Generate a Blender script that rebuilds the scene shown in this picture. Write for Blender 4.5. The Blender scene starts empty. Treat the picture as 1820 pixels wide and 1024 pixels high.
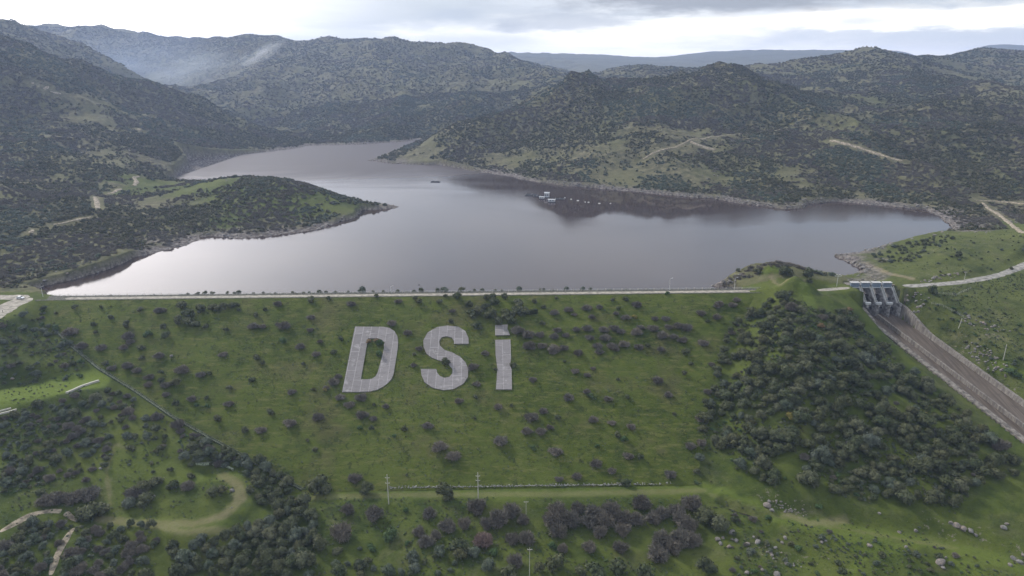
import bpy, bmesh, math, random
import numpy as np
from mathutils import Vector, Matrix
from mathutils.geometry import tessellate_polygon
R = math.radians
rng = np.random.default_rng(7); random.seed(7)
sc = bpy.context.scene; col = sc.collection

# ------------------------------------------------------------------ camera
FPX, CW, CH = 1250.0, 1820.0, 1024.0
PITCH = math.atan(400 / FPX); CAMZ = 130.0
cam_d = bpy.data.cameras.new('camera'); cam = bpy.data.objects.new('camera', cam_d); col.objects.link(cam)
cam.location = (0, 0, CAMZ); cam.rotation_euler = (math.pi / 2 - PITCH, 0, 0)
cam_d.sensor_width = 36; cam_d.lens = 36 * FPX / CW; cam_d.clip_start = 1; cam_d.clip_end = 60000
sc.camera = cam
# ------------------------------------------------------------------ render settings
sc.view_settings.view_transform = 'Standard'; sc.view_settings.look = 'None'
sc.view_settings.exposure = 0.52; sc.view_settings.gamma = 1
sc.cycles.max_bounces = 5; sc.cycles.diffuse_bounces = 2; sc.cycles.glossy_bounces = 2
sc.cycles.volume_bounces = 0; sc.cycles.use_denoising = True; sc.cycles.denoising_input_passes = 'RGB_ALBEDO_NORMAL'; sc.cycles.denoising_prefilter = 'ACCURATE'; sc.cycles.sample_clamp_indirect = 4
# ------------------------------------------------------------------ sky and sun
SUN_AZ, SUN_EL = R(-48), R(36)

def nd(nt, t, **kw):
    n = nt.nodes.new(t)
    for k, v in kw.items(): setattr(n, k, v)
    return n
def lk(nt, a, b): nt.links.new(a, b)
def val(nt, sock, v):
    if isinstance(v, bpy.types.NodeSocket): nt.links.new(v, sock)
    else: sock.default_value = v
def M(nt, op, a, b=0.0, c=None, clamp=False):
    n = nd(nt, 'ShaderNodeMath', operation=op); n.use_clamp = clamp
    val(nt, n.inputs[0], a); val(nt, n.inputs[1], b)
    if c is not None: val(nt, n.inputs[2], c)
    return n.outputs[0]
def VM(nt, op, a, b=None):
    n = nd(nt, 'ShaderNodeVectorMath', operation=op); val(nt, n.inputs[0], a)
    if b is not None: val(nt, n.inputs[1], b)
    return n.outputs['Value'] if op in ('DOT_PRODUCT', 'LENGTH', 'DISTANCE') else n.outputs[0]
def MIX(nt, f, a, b, bt='MIX'):
    n = nd(nt, 'ShaderNodeMix', data_type='RGBA', blend_type=bt)
    def c4(v): return v if isinstance(v, bpy.types.NodeSocket) else (*v[:3], 1.0)
    val(nt, n.inputs[0], f); val(nt, n.inputs[6], c4(a)); val(nt, n.inputs[7], c4(b))
    return n.outputs[2]
def MR(nt, v, a, b, c=0.0, d=1.0, smooth=True):
    n = nd(nt, 'ShaderNodeMapRange', interpolation_type='SMOOTHSTEP' if smooth else 'LINEAR')
    val(nt, n.inputs[0], v); n.inputs[1].default_value = a; n.inputs[2].default_value = b
    n.inputs[3].default_value = c; n.inputs[4].default_value = d
    return n.outputs[0]
def NZ(nt, vec, scale, detail=4, rough=0.55, dist=0.0):
    n = nd(nt, 'ShaderNodeTexNoise'); n.inputs['Scale'].default_value = scale; n.inputs['Detail'].default_value = detail
    n.inputs['Roughness'].default_value = rough; n.inputs['Distortion'].default_value = dist
    if vec is not None: lk(nt, vec, n.inputs['Vector'])
    return n.outputs[0]

def pixdir(px, py):
    a, b = (px - CW / 2) / FPX, (CH / 2 - py) / FPX
    cp, sp = math.cos(PITCH), math.sin(PITCH)
    return np.array([a, cp + b * sp, -sp + b * cp])
def pixang(px, py):
    d = pixdir(px, py); d = d / np.linalg.norm(d)
    return math.atan2(d[0], d[1]), math.asin(d[2])

SKY_GAIN = 1.0
w = bpy.data.worlds.new('World'); sc.world = w; w.use_nodes = True
nt = w.node_tree; nt.nodes.clear()
wo = nd(nt, 'ShaderNodeOutputWorld'); bg = nd(nt, 'ShaderNodeBackground'); lk(nt, bg.outputs[0], wo.inputs[0])
bg.inputs['Strength'].default_value = 0.1
sky = nd(nt, 'ShaderNodeTexSky', sky_type='NISHITA'); sky.sun_disc = False
sky.sun_elevation = SUN_EL; sky.sun_rotation = SUN_AZ
tc = nd(nt, 'ShaderNodeTexCoord'); D = VM(nt, 'NORMALIZE', tc.outputs['Generated'])
sx = nd(nt, 'ShaderNodeSeparateXYZ'); lk(nt, D, sx.inputs[0])
az = M(nt, 'ARCTAN2', sx.outputs[0], sx.outputs[1]); el = M(nt, 'ARCSINE', sx.outputs[2])
# cloud layer projected on a plane overhead, so that it flattens towards the horizon
zz = M(nt, 'ADD', M(nt, 'MAXIMUM', sx.outputs[2], 0.0), 0.07)
cb = nd(nt, 'ShaderNodeCombineXYZ'); lk(nt, M(nt, 'DIVIDE', sx.outputs[0], zz), cb.inputs[0]); lk(nt, M(nt, 'DIVIDE', sx.outputs[1], zz), cb.inputs[1])
n1 = NZ(nt, cb.outputs[0], 0.42, 6, 0.55, 0.3); n2 = NZ(nt, cb.outputs[0], 1.7, 6, 0.6, 0.5)
ca = nd(nt, 'ShaderNodeCombineXYZ'); lk(nt, M(nt, 'MULTIPLY', az, 5.0), ca.inputs[0]); lk(nt, M(nt, 'MULTIPLY', el, 24.0), ca.inputs[1])
n3 = NZ(nt, ca.outputs[0], 1.6, 7, 0.58, 0.4); n4 = NZ(nt, ca.outputs[0], 4.5, 6, 0.6, 0.2)
def blob(px, py, wx, wy, edge=0.5, nz=None, amp=0.9):
    a0, e0 = pixang(px, py)
    u = M(nt, 'MULTIPLY', M(nt, 'SUBTRACT', az, a0), FPX / wx); v = M(nt, 'MULTIPLY', M(nt, 'SUBTRACT', el, e0), FPX / wy)
    r = M(nt, 'SQRT', M(nt, 'ADD', M(nt, 'MULTIPLY', u, u), M(nt, 'MULTIPLY', v, v)))
    r = M(nt, 'ADD', r, M(nt, 'MULTIPLY', M(nt, 'SUBTRACT', n3 if nz is None else nz, 0.5), amp * 2))
    return MR(nt, r, 1.0 + edge, 1.0 - edge)
blue = MIX(nt, 0.72, sky.outputs[0], (5.2, 6.0, 6.8))
white = (15.0, 14.2, 12.8); grey = (2.75, 2.9, 3.15); pale = (4.1, 4.55, 4.95)
cov = MR(nt, n1, 0.36, 0.6); c0 = MIX(nt, cov, blue, (7.0, 7.3, 7.7))
dk = MR(nt, n2, 0.52, 0.72, 0, 0.3); c0 = MIX(nt, dk, c0, (4.6, 5.0, 5.6))
# bright, milky band above the horizon
hz = MR(nt, el, R(6.5), R(0.5)); c0 = MIX(nt, M(nt, 'MULTIPLY', hz, 0.6), c0, (8.2, 8.1, 7.9))
c0 = MIX(nt, M(nt, 'MULTIPLY', blob(640, 20, 330, 70, 0.75), 0.85), c0, pale)
c0 = MIX(nt, M(nt, 'MULTIPLY', blob(1300, 75, 420, 36, 0.7), 0.95), c0, white)
c0 = MIX(nt, M(nt, 'MULTIPLY', blob(1640, 66, 330, 13, 0.8), 0.55), c0, (5.6, 6.0, 6.6))
c0 = MIX(nt, M(nt, 'MULTIPLY', blob(1680, 40, 330, 30, 0.7), 0.8), c0, (5.6, 6.1, 6.7))
c0 = MIX(nt, M(nt, 'MULTIPLY', blob(1660, 28, 230, 16, 0.6, n4, 1.2), 0.9), c0, white)
c0 = MIX(nt, M(nt, 'MULTIPLY', blob(1700, 2, 220, 10, 0.7), 0.7), c0, pale)
c0 = MIX(nt, M(nt, 'MULTIPLY', blob(1285, -8, 225, 26, 0.45, n4, 0.7), 0.9), c0, grey)
c0 = MIX(nt, M(nt, 'MULTIPLY', blob(1010, 38, 110, 17, 0.6, n4, 0.8), 0.75), c0, (4.0, 4.35, 4.8))
c0 = MIX(nt, M(nt, 'MULTIPLY', blob(905, 50, 26, 7, 0.6, n4, 0.6), 0.7), c0, (3.9, 4.25, 4.7))
c0 = MIX(nt, M(nt, 'MULTIPLY', blob(805, 26, 45, 9, 0.6, n4, 0.6), 0.75), c0, (4.0, 4.5, 5.1))
c0 = MIX(nt, M(nt, 'MULTIPLY', blob(880, 72, 90, 9, 0.7), 0.5), c0, (5.0, 5.4, 5.9))
c0 = MIX(nt, M(nt, 'MULTIPLY', blob(1530, 36, 40, 7, 0.6, n4, 0.8), 0.6), c0, (5.0, 5.4, 5.9))
# the sun behind thin cloud: a wide bright area low on the left
sd = (math.sin(R(-36)) * math.cos(R(16)), math.cos(R(-36)) * math.cos(R(16)), math.sin(R(16)))
dt = VM(nt, 'DOT_PRODUCT', D, sd)
gl = M(nt, 'POWER', M(nt, 'MAXIMUM', dt, 0.0), 22.0)
gl = M(nt, 'MULTIPLY', gl, MR(nt, n1, 0.25, 0.7, 0.75, 1.15))
glow = MIX(nt, 1.0, (0, 0, 0), (27, 25, 24)); 
gv = nd(nt, 'ShaderNodeVectorMath', operation='SCALE'); lk(nt, glow, gv.inputs[0]); lk(nt, gl, gv.inputs['Scale'])
c0 = VM(nt, 'ADD', c0, gv.outputs[0])
gs = nd(nt, 'ShaderNodeVectorMath', operation='SCALE'); lk(nt, c0, gs.inputs[0]); gs.inputs['Scale'].default_value = SKY_GAIN
lk(nt, gs.outputs[0], bg.inputs['Color'])

sl = bpy.data.lights.new('sun', 'SUN'); sl.energy = 2.3; sl.angle = R(6); sl.color = (1, 0.95, 0.88)
so = bpy.data.objects.new('sun', sl); col.objects.link(so)
sdv = Vector((math.sin(SUN_AZ) * math.cos(SUN_EL), math.cos(SUN_AZ) * math.cos(SUN_EL), math.sin(SUN_EL)))
so.rotation_euler = sdv.to_track_quat('Z', 'Y').to_euler(); so.location = (-300, 500, 600)

# ------------------------------------------------------------------ helpers
def tag(o, label, cat, group=None, kind=None):
    o['label'] = label; o['category'] = cat
    if group: o['group'] = group
    if kind: o['kind'] = kind
    return o
def link(o, parent=None):
    col.objects.link(o)
    if parent: o.parent = parent
    return o
def mesh_np(name, V, F, mat=None, smooth=True):
    """V (n,3), F (m,k) with k = 3 or 4"""
    V = np.asarray(V, np.float32); F = np.asarray(F, np.int32); k = F.shape[1]
    me = bpy.data.meshes.new(name); me.vertices.add(len(V)); me.vertices.foreach_set('co', V.ravel())
    me.loops.add(F.size); me.loops.foreach_set('vertex_index', F.ravel())
    me.polygons.add(len(F)); me.polygons.foreach_set('loop_start', np.arange(0, F.size, k, dtype=np.int32))
    me.update(calc_edges=True)
    me.polygons.foreach_set('use_smooth', np.full(len(F), smooth)); me.validate()
    if mat: me.materials.append(mat)
    return me
def obj_np(name, V, F, mat=None, parent=None, smooth=True):
    return link(bpy.data.objects.new(name, mesh_np(name, V, F, mat, smooth)), parent)
class MB:
    """collects boxes, tubes and prisms, then links them as one mesh object"""
    def __init__(s): s.v = []; s.f = []
    def add(s, vs, fs):
        b = len(s.v); s.v += [tuple(v) for v in vs]; s.f += [tuple(b + i for i in f) for f in fs]; return s
    def box(s, c, d, rz=0.0, rx=0.0):
        m = Matrix.Rotation(rz, 3, 'Z') @ Matrix.Rotation(rx, 3, 'X'); h = Vector(d) / 2
        vs = [Vector(c) + m @ Vector((sx * h.x, sy * h.y, sz * h.z)) for sx in (-1, 1) for sy in (-1, 1) for sz in (-1, 1)]
        return s.add(vs, [(0, 1, 3, 2), (4, 6, 7, 5), (0, 4, 5, 1), (2, 3, 7, 6), (0, 2, 6, 4), (1, 5, 7, 3)])
    def tube(s, p, q, r0, r1=None, n=8):
        r1 = r0 if r1 is None else r1; p, q = Vector(p), Vector(q); ax = (q - p).normalized()
        a = ax.orthogonal().normalized(); b = ax.cross(a); vs = []
        for c, r in ((p, r0), (q, r1)):
            vs += [c + (a * math.cos(t) + b * math.sin(t)) * r for t in (2 * math.pi * i / n for i in range(n))]
        return s.add(vs, [(i, (i + 1) % n, n + (i + 1) % n, n + i) for i in range(n)] + [tuple(range(n))[::-1], tuple(range(n, 2 * n))])
    def prism(s, loop, off):
        """extrude a closed 3D loop by the vector off"""
        n = len(loop); o = Vector(off); vs = [Vector(p) for p in loop] + [Vector(p) + o for p in loop]
        return s.add(vs, [tuple(range(n))[::-1], tuple(range(n, 2 * n))] + [(i, (i + 1) % n, n + (i + 1) % n, n + i) for i in range(n)])
    def sweep(s, secs):
        """join equal cross-sections (lists of points), open ended tube with caps"""
        k = len(secs[0]); vs = [p for q in secs for p in q]; fs = []
        for i in range(len(secs) - 1):
            fs += [(i * k + j, i * k + (j + 1) % k, (i + 1) * k + (j + 1) % k, (i + 1) * k + j) for j in range(k)]
        fs += [tuple(range(k))[::-1], tuple(range((len(secs) - 1) * k, len(secs) * k))]
        return s.add(vs, fs)
    def build(s, name, mat, parent=None, bevel=0.0, smooth=False):
        me = bpy.data.meshes.new(name); me.from_pydata([tuple(v) for v in s.v], [], s.f)
        bm = bmesh.new(); bm.from_mesh(me); bmesh.ops.recalc_face_normals(bm, faces=bm.faces)
        if bevel: bmesh.ops.bevel(bm, geom=bm.edges[:], offset=bevel, segments=1, affect='EDGES')
        bm.to_mesh(me); bm.free(); me.materials.append(mat)
        if smooth: me.polygons.foreach_set('use_smooth', [True] * len(me.polygons))
        return link(bpy.data.objects.new(name, me), parent)
def empty(name, loc, rz=0.0):
    o = bpy.data.objects.new(name, None); o.location = loc; o.rotation_euler = (0, 0, rz); o.empty_display_size = 1
    return link(o)

# value noise / fbm in numpy
_tab = np.random.default_rng(3).random(65536).astype(np.float64)
def vnoise(x, y):
    xi = np.floor(x).astype(np.int64); yi = np.floor(y).astype(np.int64); fx = x - xi; fy = y - yi
    fx = fx * fx * fx * (fx * (fx * 6 - 15) + 10); fy = fy * fy * fy * (fy * (fy * 6 - 15) + 10)
    h = lambda a, b: _tab[(a * 73856093 ^ b * 19349663) & 65535]
    return (h(xi, yi) * (1 - fx) + h(xi + 1, yi) * fx) * (1 - fy) + (h(xi, yi + 1) * (1 - fx) + h(xi + 1, yi + 1) * fx) * fy
def fbm(x, y, o=4, ridge=False):
    s = 0; a = 1; t = 0
    for i in range(o):
        n = vnoise(x + 17.3 * i, y - 9.1 * i)
        if ridge: n = 1 - np.abs(2 * n - 1)
        s = s + a * n; t += a; a *= .5; x = x * 2.03; y = y * 2.03
    return s / t
def sstep(a, b, x):
    t = np.clip((x - a) / (b - a), 0, 1); return t * t * (3 - 2 * t)

# pixel of the photograph + a known height or forward distance -> point in the world
def PZ(px, py, z):
    d = pixdir(px, py); t = (z - CAMZ) / d[2]; return np.array([d[0] * t, d[1] * t, z])
def PY(px, py, Y):
    d = pixdir(px, py); t = Y / d[1]; return np.array([d[0] * t, Y, CAMZ + d[2] * t])
def seg_dist(x, y, poly, closed=False):
    """distance to a polyline, and signed (inside negative) when closed"""
    P = np.asarray(poly, float)[:, :2]; Q = np.roll(P, -1, 0) if closed else P[1:]; P0 = P if closed else P[:-1]
    best = np.full(x.shape, 1e18); ins = np.zeros(x.shape, bool)
    for a, b in zip(P0, Q):
        ex, ey = b - a; L = ex * ex + ey * ey + 1e-9
        t = np.clip(((x - a[0]) * ex + (y - a[1]) * ey) / L, 0, 1)
        best = np.minimum(best, (x - a[0] - t * ex) ** 2 + (y - a[1] - t * ey) ** 2)
        if closed and a[1] != b[1]:
            ins ^= ((a[1] > y) != (b[1] > y)) & (x < (b[0] - a[0]) * (y - a[1]) / (b[1] - a[1]) + a[0])
    d = np.sqrt(best)
    return np.where(ins, -d, d) if closed else d

# ------------------------------------------------------------------ the dam's frame
ZW = -6.0                                            # water level; the crest is z = 0
CA, CB = PZ(60, 534, 0)[:2], PZ(1450, 519, 0)[:2]    # downstream edge of the crest
CE = (CB - CA) / np.linalg.norm(CB - CA); CN = np.array([CE[1], -CE[0]])   # along the crest, downstream
SLOPE = 2.56
def dam_st(x, y): return (x - CA[0]) * CE[0] + (y - CA[1]) * CE[1], (x - CA[0]) * CN[0] + (y - CA[1]) * CN[1]
def dam_z(x, y): return -dam_st(x, y)[1] / SLOPE
def P_dam(px, py):
    d = pixdir(px, py); n = np.array([CN[0], CN[1], SLOPE]); t = -((0 - CA[0]) * CN[0] + (0 - CA[1]) * CN[1] + CAMZ * SLOPE) / (d @ n)
    return np.array([0, 0, CAMZ]) + t * d
GUT_PX = [(95, 584), (130, 618), (175, 655), (240, 695), (305, 740), (370, 777), (435, 812), (500, 850), (540, 872)]
RIGHT_PX = [(1345, 526), (1325, 560), (1300, 600), (1285, 640), (1270, 690), (1258, 740), (1248, 790), (1240, 864)]
gut = [P_dam(*p) for p in GUT_PX]; rgt = [P_dam(*p) for p in RIGHT_PX]
DAM_POLY = [PZ(60, 534, 0)] + gut + rgt[::-1]
TOE_Z = -48.5

# chute
CH0 = np.array([221.5, 403.0, -17.0]); CH1 = np.array([245.9, 301.0, -37.4]); CHd = (CH1 - CH0) / 102.0 ; CHL = math.hypot(CHd[0], CHd[1])
CHs = np.array([-CHd[1], CHd[0]]) / CHL            # to the right (+x)
def chute_sw(x, y):
    s = -(y - CH0[1]); w = (x - CH0[0] - CHd[0] * s) * 1.0
    return s, w
def chute_floor(s): return -17 - 0.2 * np.maximum(s, 0)

# ------------------------------------------------------------------ terrain
lake_px = [(52, 517), (90, 505), (130, 497), (180, 482), (228, 463), (232, 458), (270, 452), (330, 436), (352, 421), (375, 419), (430, 424), (480, 420),
           (560, 409), (615, 390), (648, 374), (690, 372), (716, 368), (690, 364), (650, 363), (605, 350), (540, 333), (450, 327), (380, 326), (300, 323), (335, 296), (318, 287), (400, 277),
           (470, 270), (528, 264), (545, 259), (640, 257), (742, 250), (700, 268), (655, 285), (700, 291), (780, 293), (850, 305), (900, 313), (960, 325), (1050, 333), (1100, 338),
           (1200, 348), (1280, 354), (1340, 364), (1400, 373), (1422, 370), (1432, 362), (1480, 359), (1560, 364), (1640, 372), (1670, 386), (1700, 412), (1640, 426), (1560, 445), (1482, 455),
           (1512, 468), (1540, 480), (1520, 492), (1500, 503), (1440, 502), (1400, 494), (1340, 488), (1300, 500), (1270, 509)]
lake = [PZ(x, y, ZW)[:2] for x, y in lake_px]
lake += [CB - CN * 18 - CE * 60, CA - CN * 18]
Cz = []                                            # control points (x, y, z)
def cz(*L):
    for x, y, z in L: Cz.append(PZ(x, y, z))
def cy(*L):
    for x, y, Y in L: Cz.append(PY(x, y, Y))
# downstream, left bank and valley
cz((0, 560, 1), (40, 545, 0.5), (0, 528, 1.5), (40, 600, -7), (0, 640, -12), (0, 700, -20), (90, 690, -22), (160, 690, -24), (60, 720, -24), (0, 760, -28), (150, 760, -31),
   (0, 830, -34), (150, 840, -38), (250, 780, -35), (300, 830, -41), (0, 920, -38), (130, 910, -42), (350, 860, -43), (340, 900, -44), (430, 870, -45.5), (400, 930, -46.5), (250, 930, -46),
   (470, 840, -46), (0, 1024, -42), (130, 1000, -46), (250, 1024, -51), (400, 1024, -53), (560, 960, -51), (600, 890, -49), (700, 880, -48.6), (850, 880, -48.6), (1000, 880, -48.6), (1200, 880, -48.6),
   (700, 950, -51), (900, 960, -52), (1100, 960, -52), (700, 1024, -54), (950, 1024, -54), (1200, 1020, -54), (1300, 900, -49.5), (1400, 930, -50), (1550, 950, -50.5), (1700, 975, -50.5), (1820, 1010, -50),
   (1350, 1000, -52.5), (1500, 1024, -53), (1650, 1024, -52), (1820, 930, -44), (1700, 930, -46), (1330, 880, -46), (1420, 890, -45))
# right abutment hill
cz((1385, 524, 0.5), (1430, 505, 5), (1475, 512, 2), (1410, 525, 2), (1440, 550, -2), (1500, 570, -6), (1380, 580, -5), (1350, 640, -14), (1450, 640, -11), (1540, 640, -15), (1400, 720, -23), (1500, 720, -22), (1600, 720, -25),
   (1330, 760, -33), (1450, 800, -35), (1560, 800, -34), (1680, 790, -33), (1350, 840, -43), (1500, 870, -43), (1650, 880, -42), (1750, 840, -38), (1820, 860, -40),
   (1530, 560, -7), (1560, 600, -15.5), (1610, 640, -20.5), (1670, 690, -26.5), (1740, 745, -33), (1800, 790, -38))
# right bank
cz((1612, 535, -3), (1640, 560, -8), (1660, 590, -13), (1700, 610, -16), (1740, 640, -21), (1790, 675, -26), (1820, 690, -28), (1660, 535, -2), (1720, 560, -7), (1760, 600, -12), (1820, 640, -18), (1820, 580, -8), (1820, 530, -1),
   (1590, 508, 0), (1640, 507, 0), (1700, 503, 0), (1780, 490, 1), (1820, 473, 2), (1750, 520, -1))
for dx in (0, 60, 120):
    for k, (Y, z) in enumerate(((250, -50), (300, -24), (350, -10), (410, 0), (500, 8))):
        Cz.append(np.array([320 + dx, Y, z + dx * 0.12]))
for x, Y, z in ((-330, 200, -15), (-330, 300, 0), (-360, 400, 8), (-430, 300, 20), (-240, 160, -35), (0, 150, -56), (150, 150, -56), (250, 220, -52), (330, 200, -52), (-100, 150, -55)): Cz.append(np.array([x, Y, z]))
# mounds beside the spillway and the right shore
cz((1385, 476, 6), (1350, 492, 2), (1430, 488, 4), (1400, 500, 1.5), (1320, 502, 0), (1560, 470, -4), (1550, 490, -3), (1600, 480, 1), (1640, 500, 1), (1620, 450, 2), (1680, 430, 4), (1700, 460, 5), (1760, 440, 7), (1820, 440, 7), (1720, 418, 3), (1760, 400, 0), (1820, 420, 3),
   (1740, 360, -1), (1700, 380, -4), (1780, 380, 0), (1820, 360, 2), (1820, 395, 2))
# right hill: foot, flanks, ridge
for x, y in ((680, 287), (760, 288), (850, 300), (960, 318), (1100, 330), (1200, 341), (1300, 350), (1400, 362), (1500, 352), (1600, 360)): cz((x, y, -3))
def ysh(px): return float(np.interp(px, [655, 740, 850, 960, 1100, 1200, 1300, 1400, 1500, 1600, 1700, 1830], [PZ(0, y, ZW)[1] for y in (285, 291, 304, 324, 337, 347, 356, 370, 358, 366, 366, 362)]))
def comp(L, k=.72): return [(x, y, ysh(x) + (Y - ysh(x)) * k) for x, y, Y in L]
RH = ((700, 276, 1180), (760, 250, 1200), (850, 201, 1230), (920, 186, 1270), (1000, 151, 1320), (1055, 130, 1360), (1090, 123, 1370), (1140, 128, 1400), (1200, 122, 1420), (1240, 119, 1440), (1290, 112, 1460), (1335, 118, 1500),
   (1010, 275, 990), (1100, 250, 980), (1225, 252, 960), (1130, 290, 900), (1265, 268, 920), (1360, 238, 1020), (1120, 180, 1190), (1250, 180, 1220), (1000, 220, 1140), (900, 260, 1080), (1480, 255, 960), (1600, 287, 860), (1420, 300, 840), (1300, 310, 850), (1520, 325, 790),
   (1400, 205, 1150), (1550, 200, 1250), (1650, 180, 1350), (1750, 232, 1050), (1690, 150, 1600), (1820, 300, 820), (1820, 200, 1200), (1700, 320, 760), (1820, 345, 700), (1600, 235, 1060))
cy(*comp(RH))
cy((1400, 109, 1750), (1460, 104, 1800), (1500, 99, 1850), (1530, 96, 1850), (1560, 95, 1850), (1590, 98, 1880), (1625, 105, 1950), (1650, 104, 2100), (1680, 100, 2250), (1720, 95, 2250), (1770, 96, 2200), (1820, 87, 2150), (1450, 150, 1500), (1760, 135, 1750), (1340, 160, 1330))
# left hills
cz((0, 500, -2), (60, 490, -1), (150, 480, -1), (200, 462, 0), (215, 440, 1))
cy((0, 450, 470), (0, 400, 530), (100, 420, 520), (100, 350, 640), (0, 300, 740), (0, 200, 950), (0, 130, 1050), (0, 71, 1130), (60, 90, 1160), (130, 116, 1220), (200, 138, 1280), (260, 157, 1350), (330, 177, 1450), (400, 203, 1400), (460, 230, 1330), (520, 250, 1280),
   (100, 200, 1000), (100, 270, 840), (200, 300, 780), (200, 220, 1020), (300, 250, 1020), (300, 205, 1180), (400, 250, 1120), (270, 285, 870), (200, 370, 620), (180, 410, 545), (290, 330, 760), (230, 340, 720),
   (330, 365, 650), (300, 400, 580), (270, 430, 550), (430, 315, 725), (360, 321, 735), (500, 317, 710), (560, 329, 690), (610, 351, 672), (480, 350, 650), (400, 390, 600), (540, 380, 625), (620, 372, 655), (660, 366, 668))
cz((300, 319, -3), (360, 321, -3), (430, 323, -3), (500, 328, -3), (560, 340, -3), (605, 353, -3))
for x, y in ((400, 272), (480, 264), (600, 252), (700, 248), (660, 250)): cz((x, y, -3))
cy((0, 41, 1750), (40, 44, 1780), (110, 76, 1850), (150, 92, 1950), (190, 106, 2000), (280, 150, 1900), (65, 49, 2900), (130, 47, 3000), (200, 52, 3050), (270, 66, 3100), (310, 75, 3200), (350, 84, 3200),
   (240, 100, 2500), (300, 120, 2400), (345, 160, 2100), (370, 185, 1700), (380, 78, 2900), (400, 69, 2800), (440, 63, 2800), (500, 62, 2800), (540, 70, 2700), (590, 77, 2650), (640, 76, 2550), (680, 76, 2450), (720, 73, 2400), (760, 77, 2400), (830, 81, 2350), (870, 90, 2300), (930, 97, 2300), (1000, 104, 2300), (1090, 117, 2200), (1000, 125, 1900), (900, 150, 1800),
   (420, 130, 2150), (450, 180, 1700), (520, 150, 1950), (600, 170, 1700), (600, 215, 1450), (700, 200, 1480), (750, 165, 1700), (800, 205, 1420), (500, 225, 1420), (660, 120, 2050), (800, 120, 2050), (480, 100, 2350))
# every ridge drops away behind its crest line
def behind(drop, k, *L):
    for x, y, Y in L:
        p = PY(x, y, Y); Cz.append(np.array([p[0] * k, p[1] * k, p[2] - drop]))
behind(40, 1.15, *comp([(760, 250, 1200), (800, 226, 1215), (850, 201, 1230), (920, 186, 1270), (1000, 151, 1320), (1055, 130, 1360), (1120, 126, 1390), (1200, 122, 1420), (1290, 112, 1460)]))
behind(45, 1.12, (0, 71, 1130), (60, 90, 1160), (130, 116, 1220), (200, 138, 1280), (260, 157, 1350), (330, 177, 1450))
behind(25, 1.1, (400, 203, 1400), (460, 230, 1330)); behind(50, 1.13, (0, 41, 1750), (110, 76, 1850), (190, 106, 2000), (280, 150, 1900))
behind(40, 1.1, (1460, 104, 1800), (1560, 93, 1850), (1610, 105, 1920)); behind(60, 1.12, (440, 63, 2800), (540, 70, 2700), (640, 76, 2550), (720, 73, 2400), (830, 81, 2350), (930, 97, 2300), (1060, 112, 2250), (200, 52, 3050), (310, 75, 3200), (1720, 95, 2250), (1820, 87, 2150))
# beyond the ridges, far blue mountains
cz((1200, 150, 60), (1000, 160, 50))
cy((300, 140, 4300), (600, 130, 4000), (800, 125, 3600), (1000, 130, 3400), (1300, 130, 3300), (1500, 125, 3200), (1750, 125, 3300), (100, 120, 4500),
   (960, 96, 5200), (1010, 98, 5600), (1060, 97, 5800), (1100, 102, 5800), (1160, 106, 6000), (1200, 104, 6500), (1240, 98, 6500), (1280, 104, 6500), (1340, 103, 6500), (1400, 99, 6200), (1450, 94, 6000), (1520, 91, 6000), (1560, 92, 6200), (1610, 86, 6500), (1660, 91, 6500), (1700, 87, 6500), (1740, 82, 6500), (1780, 85, 6500), (1820, 83, 6300), (1150, 118, 4300), (1350, 112, 4400), (1650, 105, 4600),
   (0, 80, 6500), (300, 100, 6500), (600, 100, 6500), (850, 105, 6200))
for a in range(-50, 51, 10):
    for r_, z in ((7200, 60), (7700, -60)): Cz.append(np.array([math.sin(R(a)) * r_, math.cos(R(a)) * r_, z]))
for a in (-52, -46, 46, 52):
    for r_, z in ((700, 60), (1200, 150), (2000, 200), (3200, 240)): Cz.append(np.array([math.sin(R(a)) * r_, math.cos(R(a)) * r_, z * (0.45 if a > 0 else 1)]))
# along the dam's edges the ground meets the face
for p in gut + rgt: Cz.append(p)
Cz = np.array(Cz)
def uv(x, y): return np.arctan2(x, y), np.log(np.hypot(x, y)) * 0.55
cu, cv = uv(Cz[:, 0], Cz[:, 1])
C2 = 0.045 ** 2
A = np.sqrt((cu[:, None] - cu[None]) ** 2 + (cv[:, None] - cv[None]) ** 2 + C2)
sc_r = np.exp(cv / 0.55)
nC = len(Cz); Pm = np.c_[np.ones(nC), cu, cv]
big = np.block([[A - np.eye(nC) * 0.004, Pm], [Pm.T, np.zeros((3, 3))]])
sol = np.linalg.solve(big, np.r_[Cz[:, 2], 0, 0, 0])
NA, NR = 640, 860
TH0, TH1, R0, R1 = R(-52), R(52), 135.0, 7800.0
th = np.linspace(TH0, TH1, NA); rr = R0 * (R1 / R0) ** np.linspace(0, 1, NR)
GX = np.sin(th)[None] * rr[:, None]; GY = np.cos(th)[None] * rr[:, None]
GZ = np.zeros_like(GX)
for i in range(NR):
    u, v = uv(GX[i], GY[i])
    K = np.sqrt((u[:, None] - cu[None]) ** 2 + (v[:, None] - cv[None]) ** 2 + C2)
    GZ[i] = K @ sol[:nC] + sol[nC] + sol[nC + 1] * u + sol[nC + 2] * v
RRg = np.broadcast_to(rr[:, None], GX.shape)
dlake = seg_dist(GX, GY, lake, True)
wob = (fbm(GX / 34, GY / 34, 4) - .5) * 14 * sstep(430, 600, GY) + (fbm(GX / 9, GY / 9, 3) - .5) * 3
dl = dlake + wob
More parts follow.
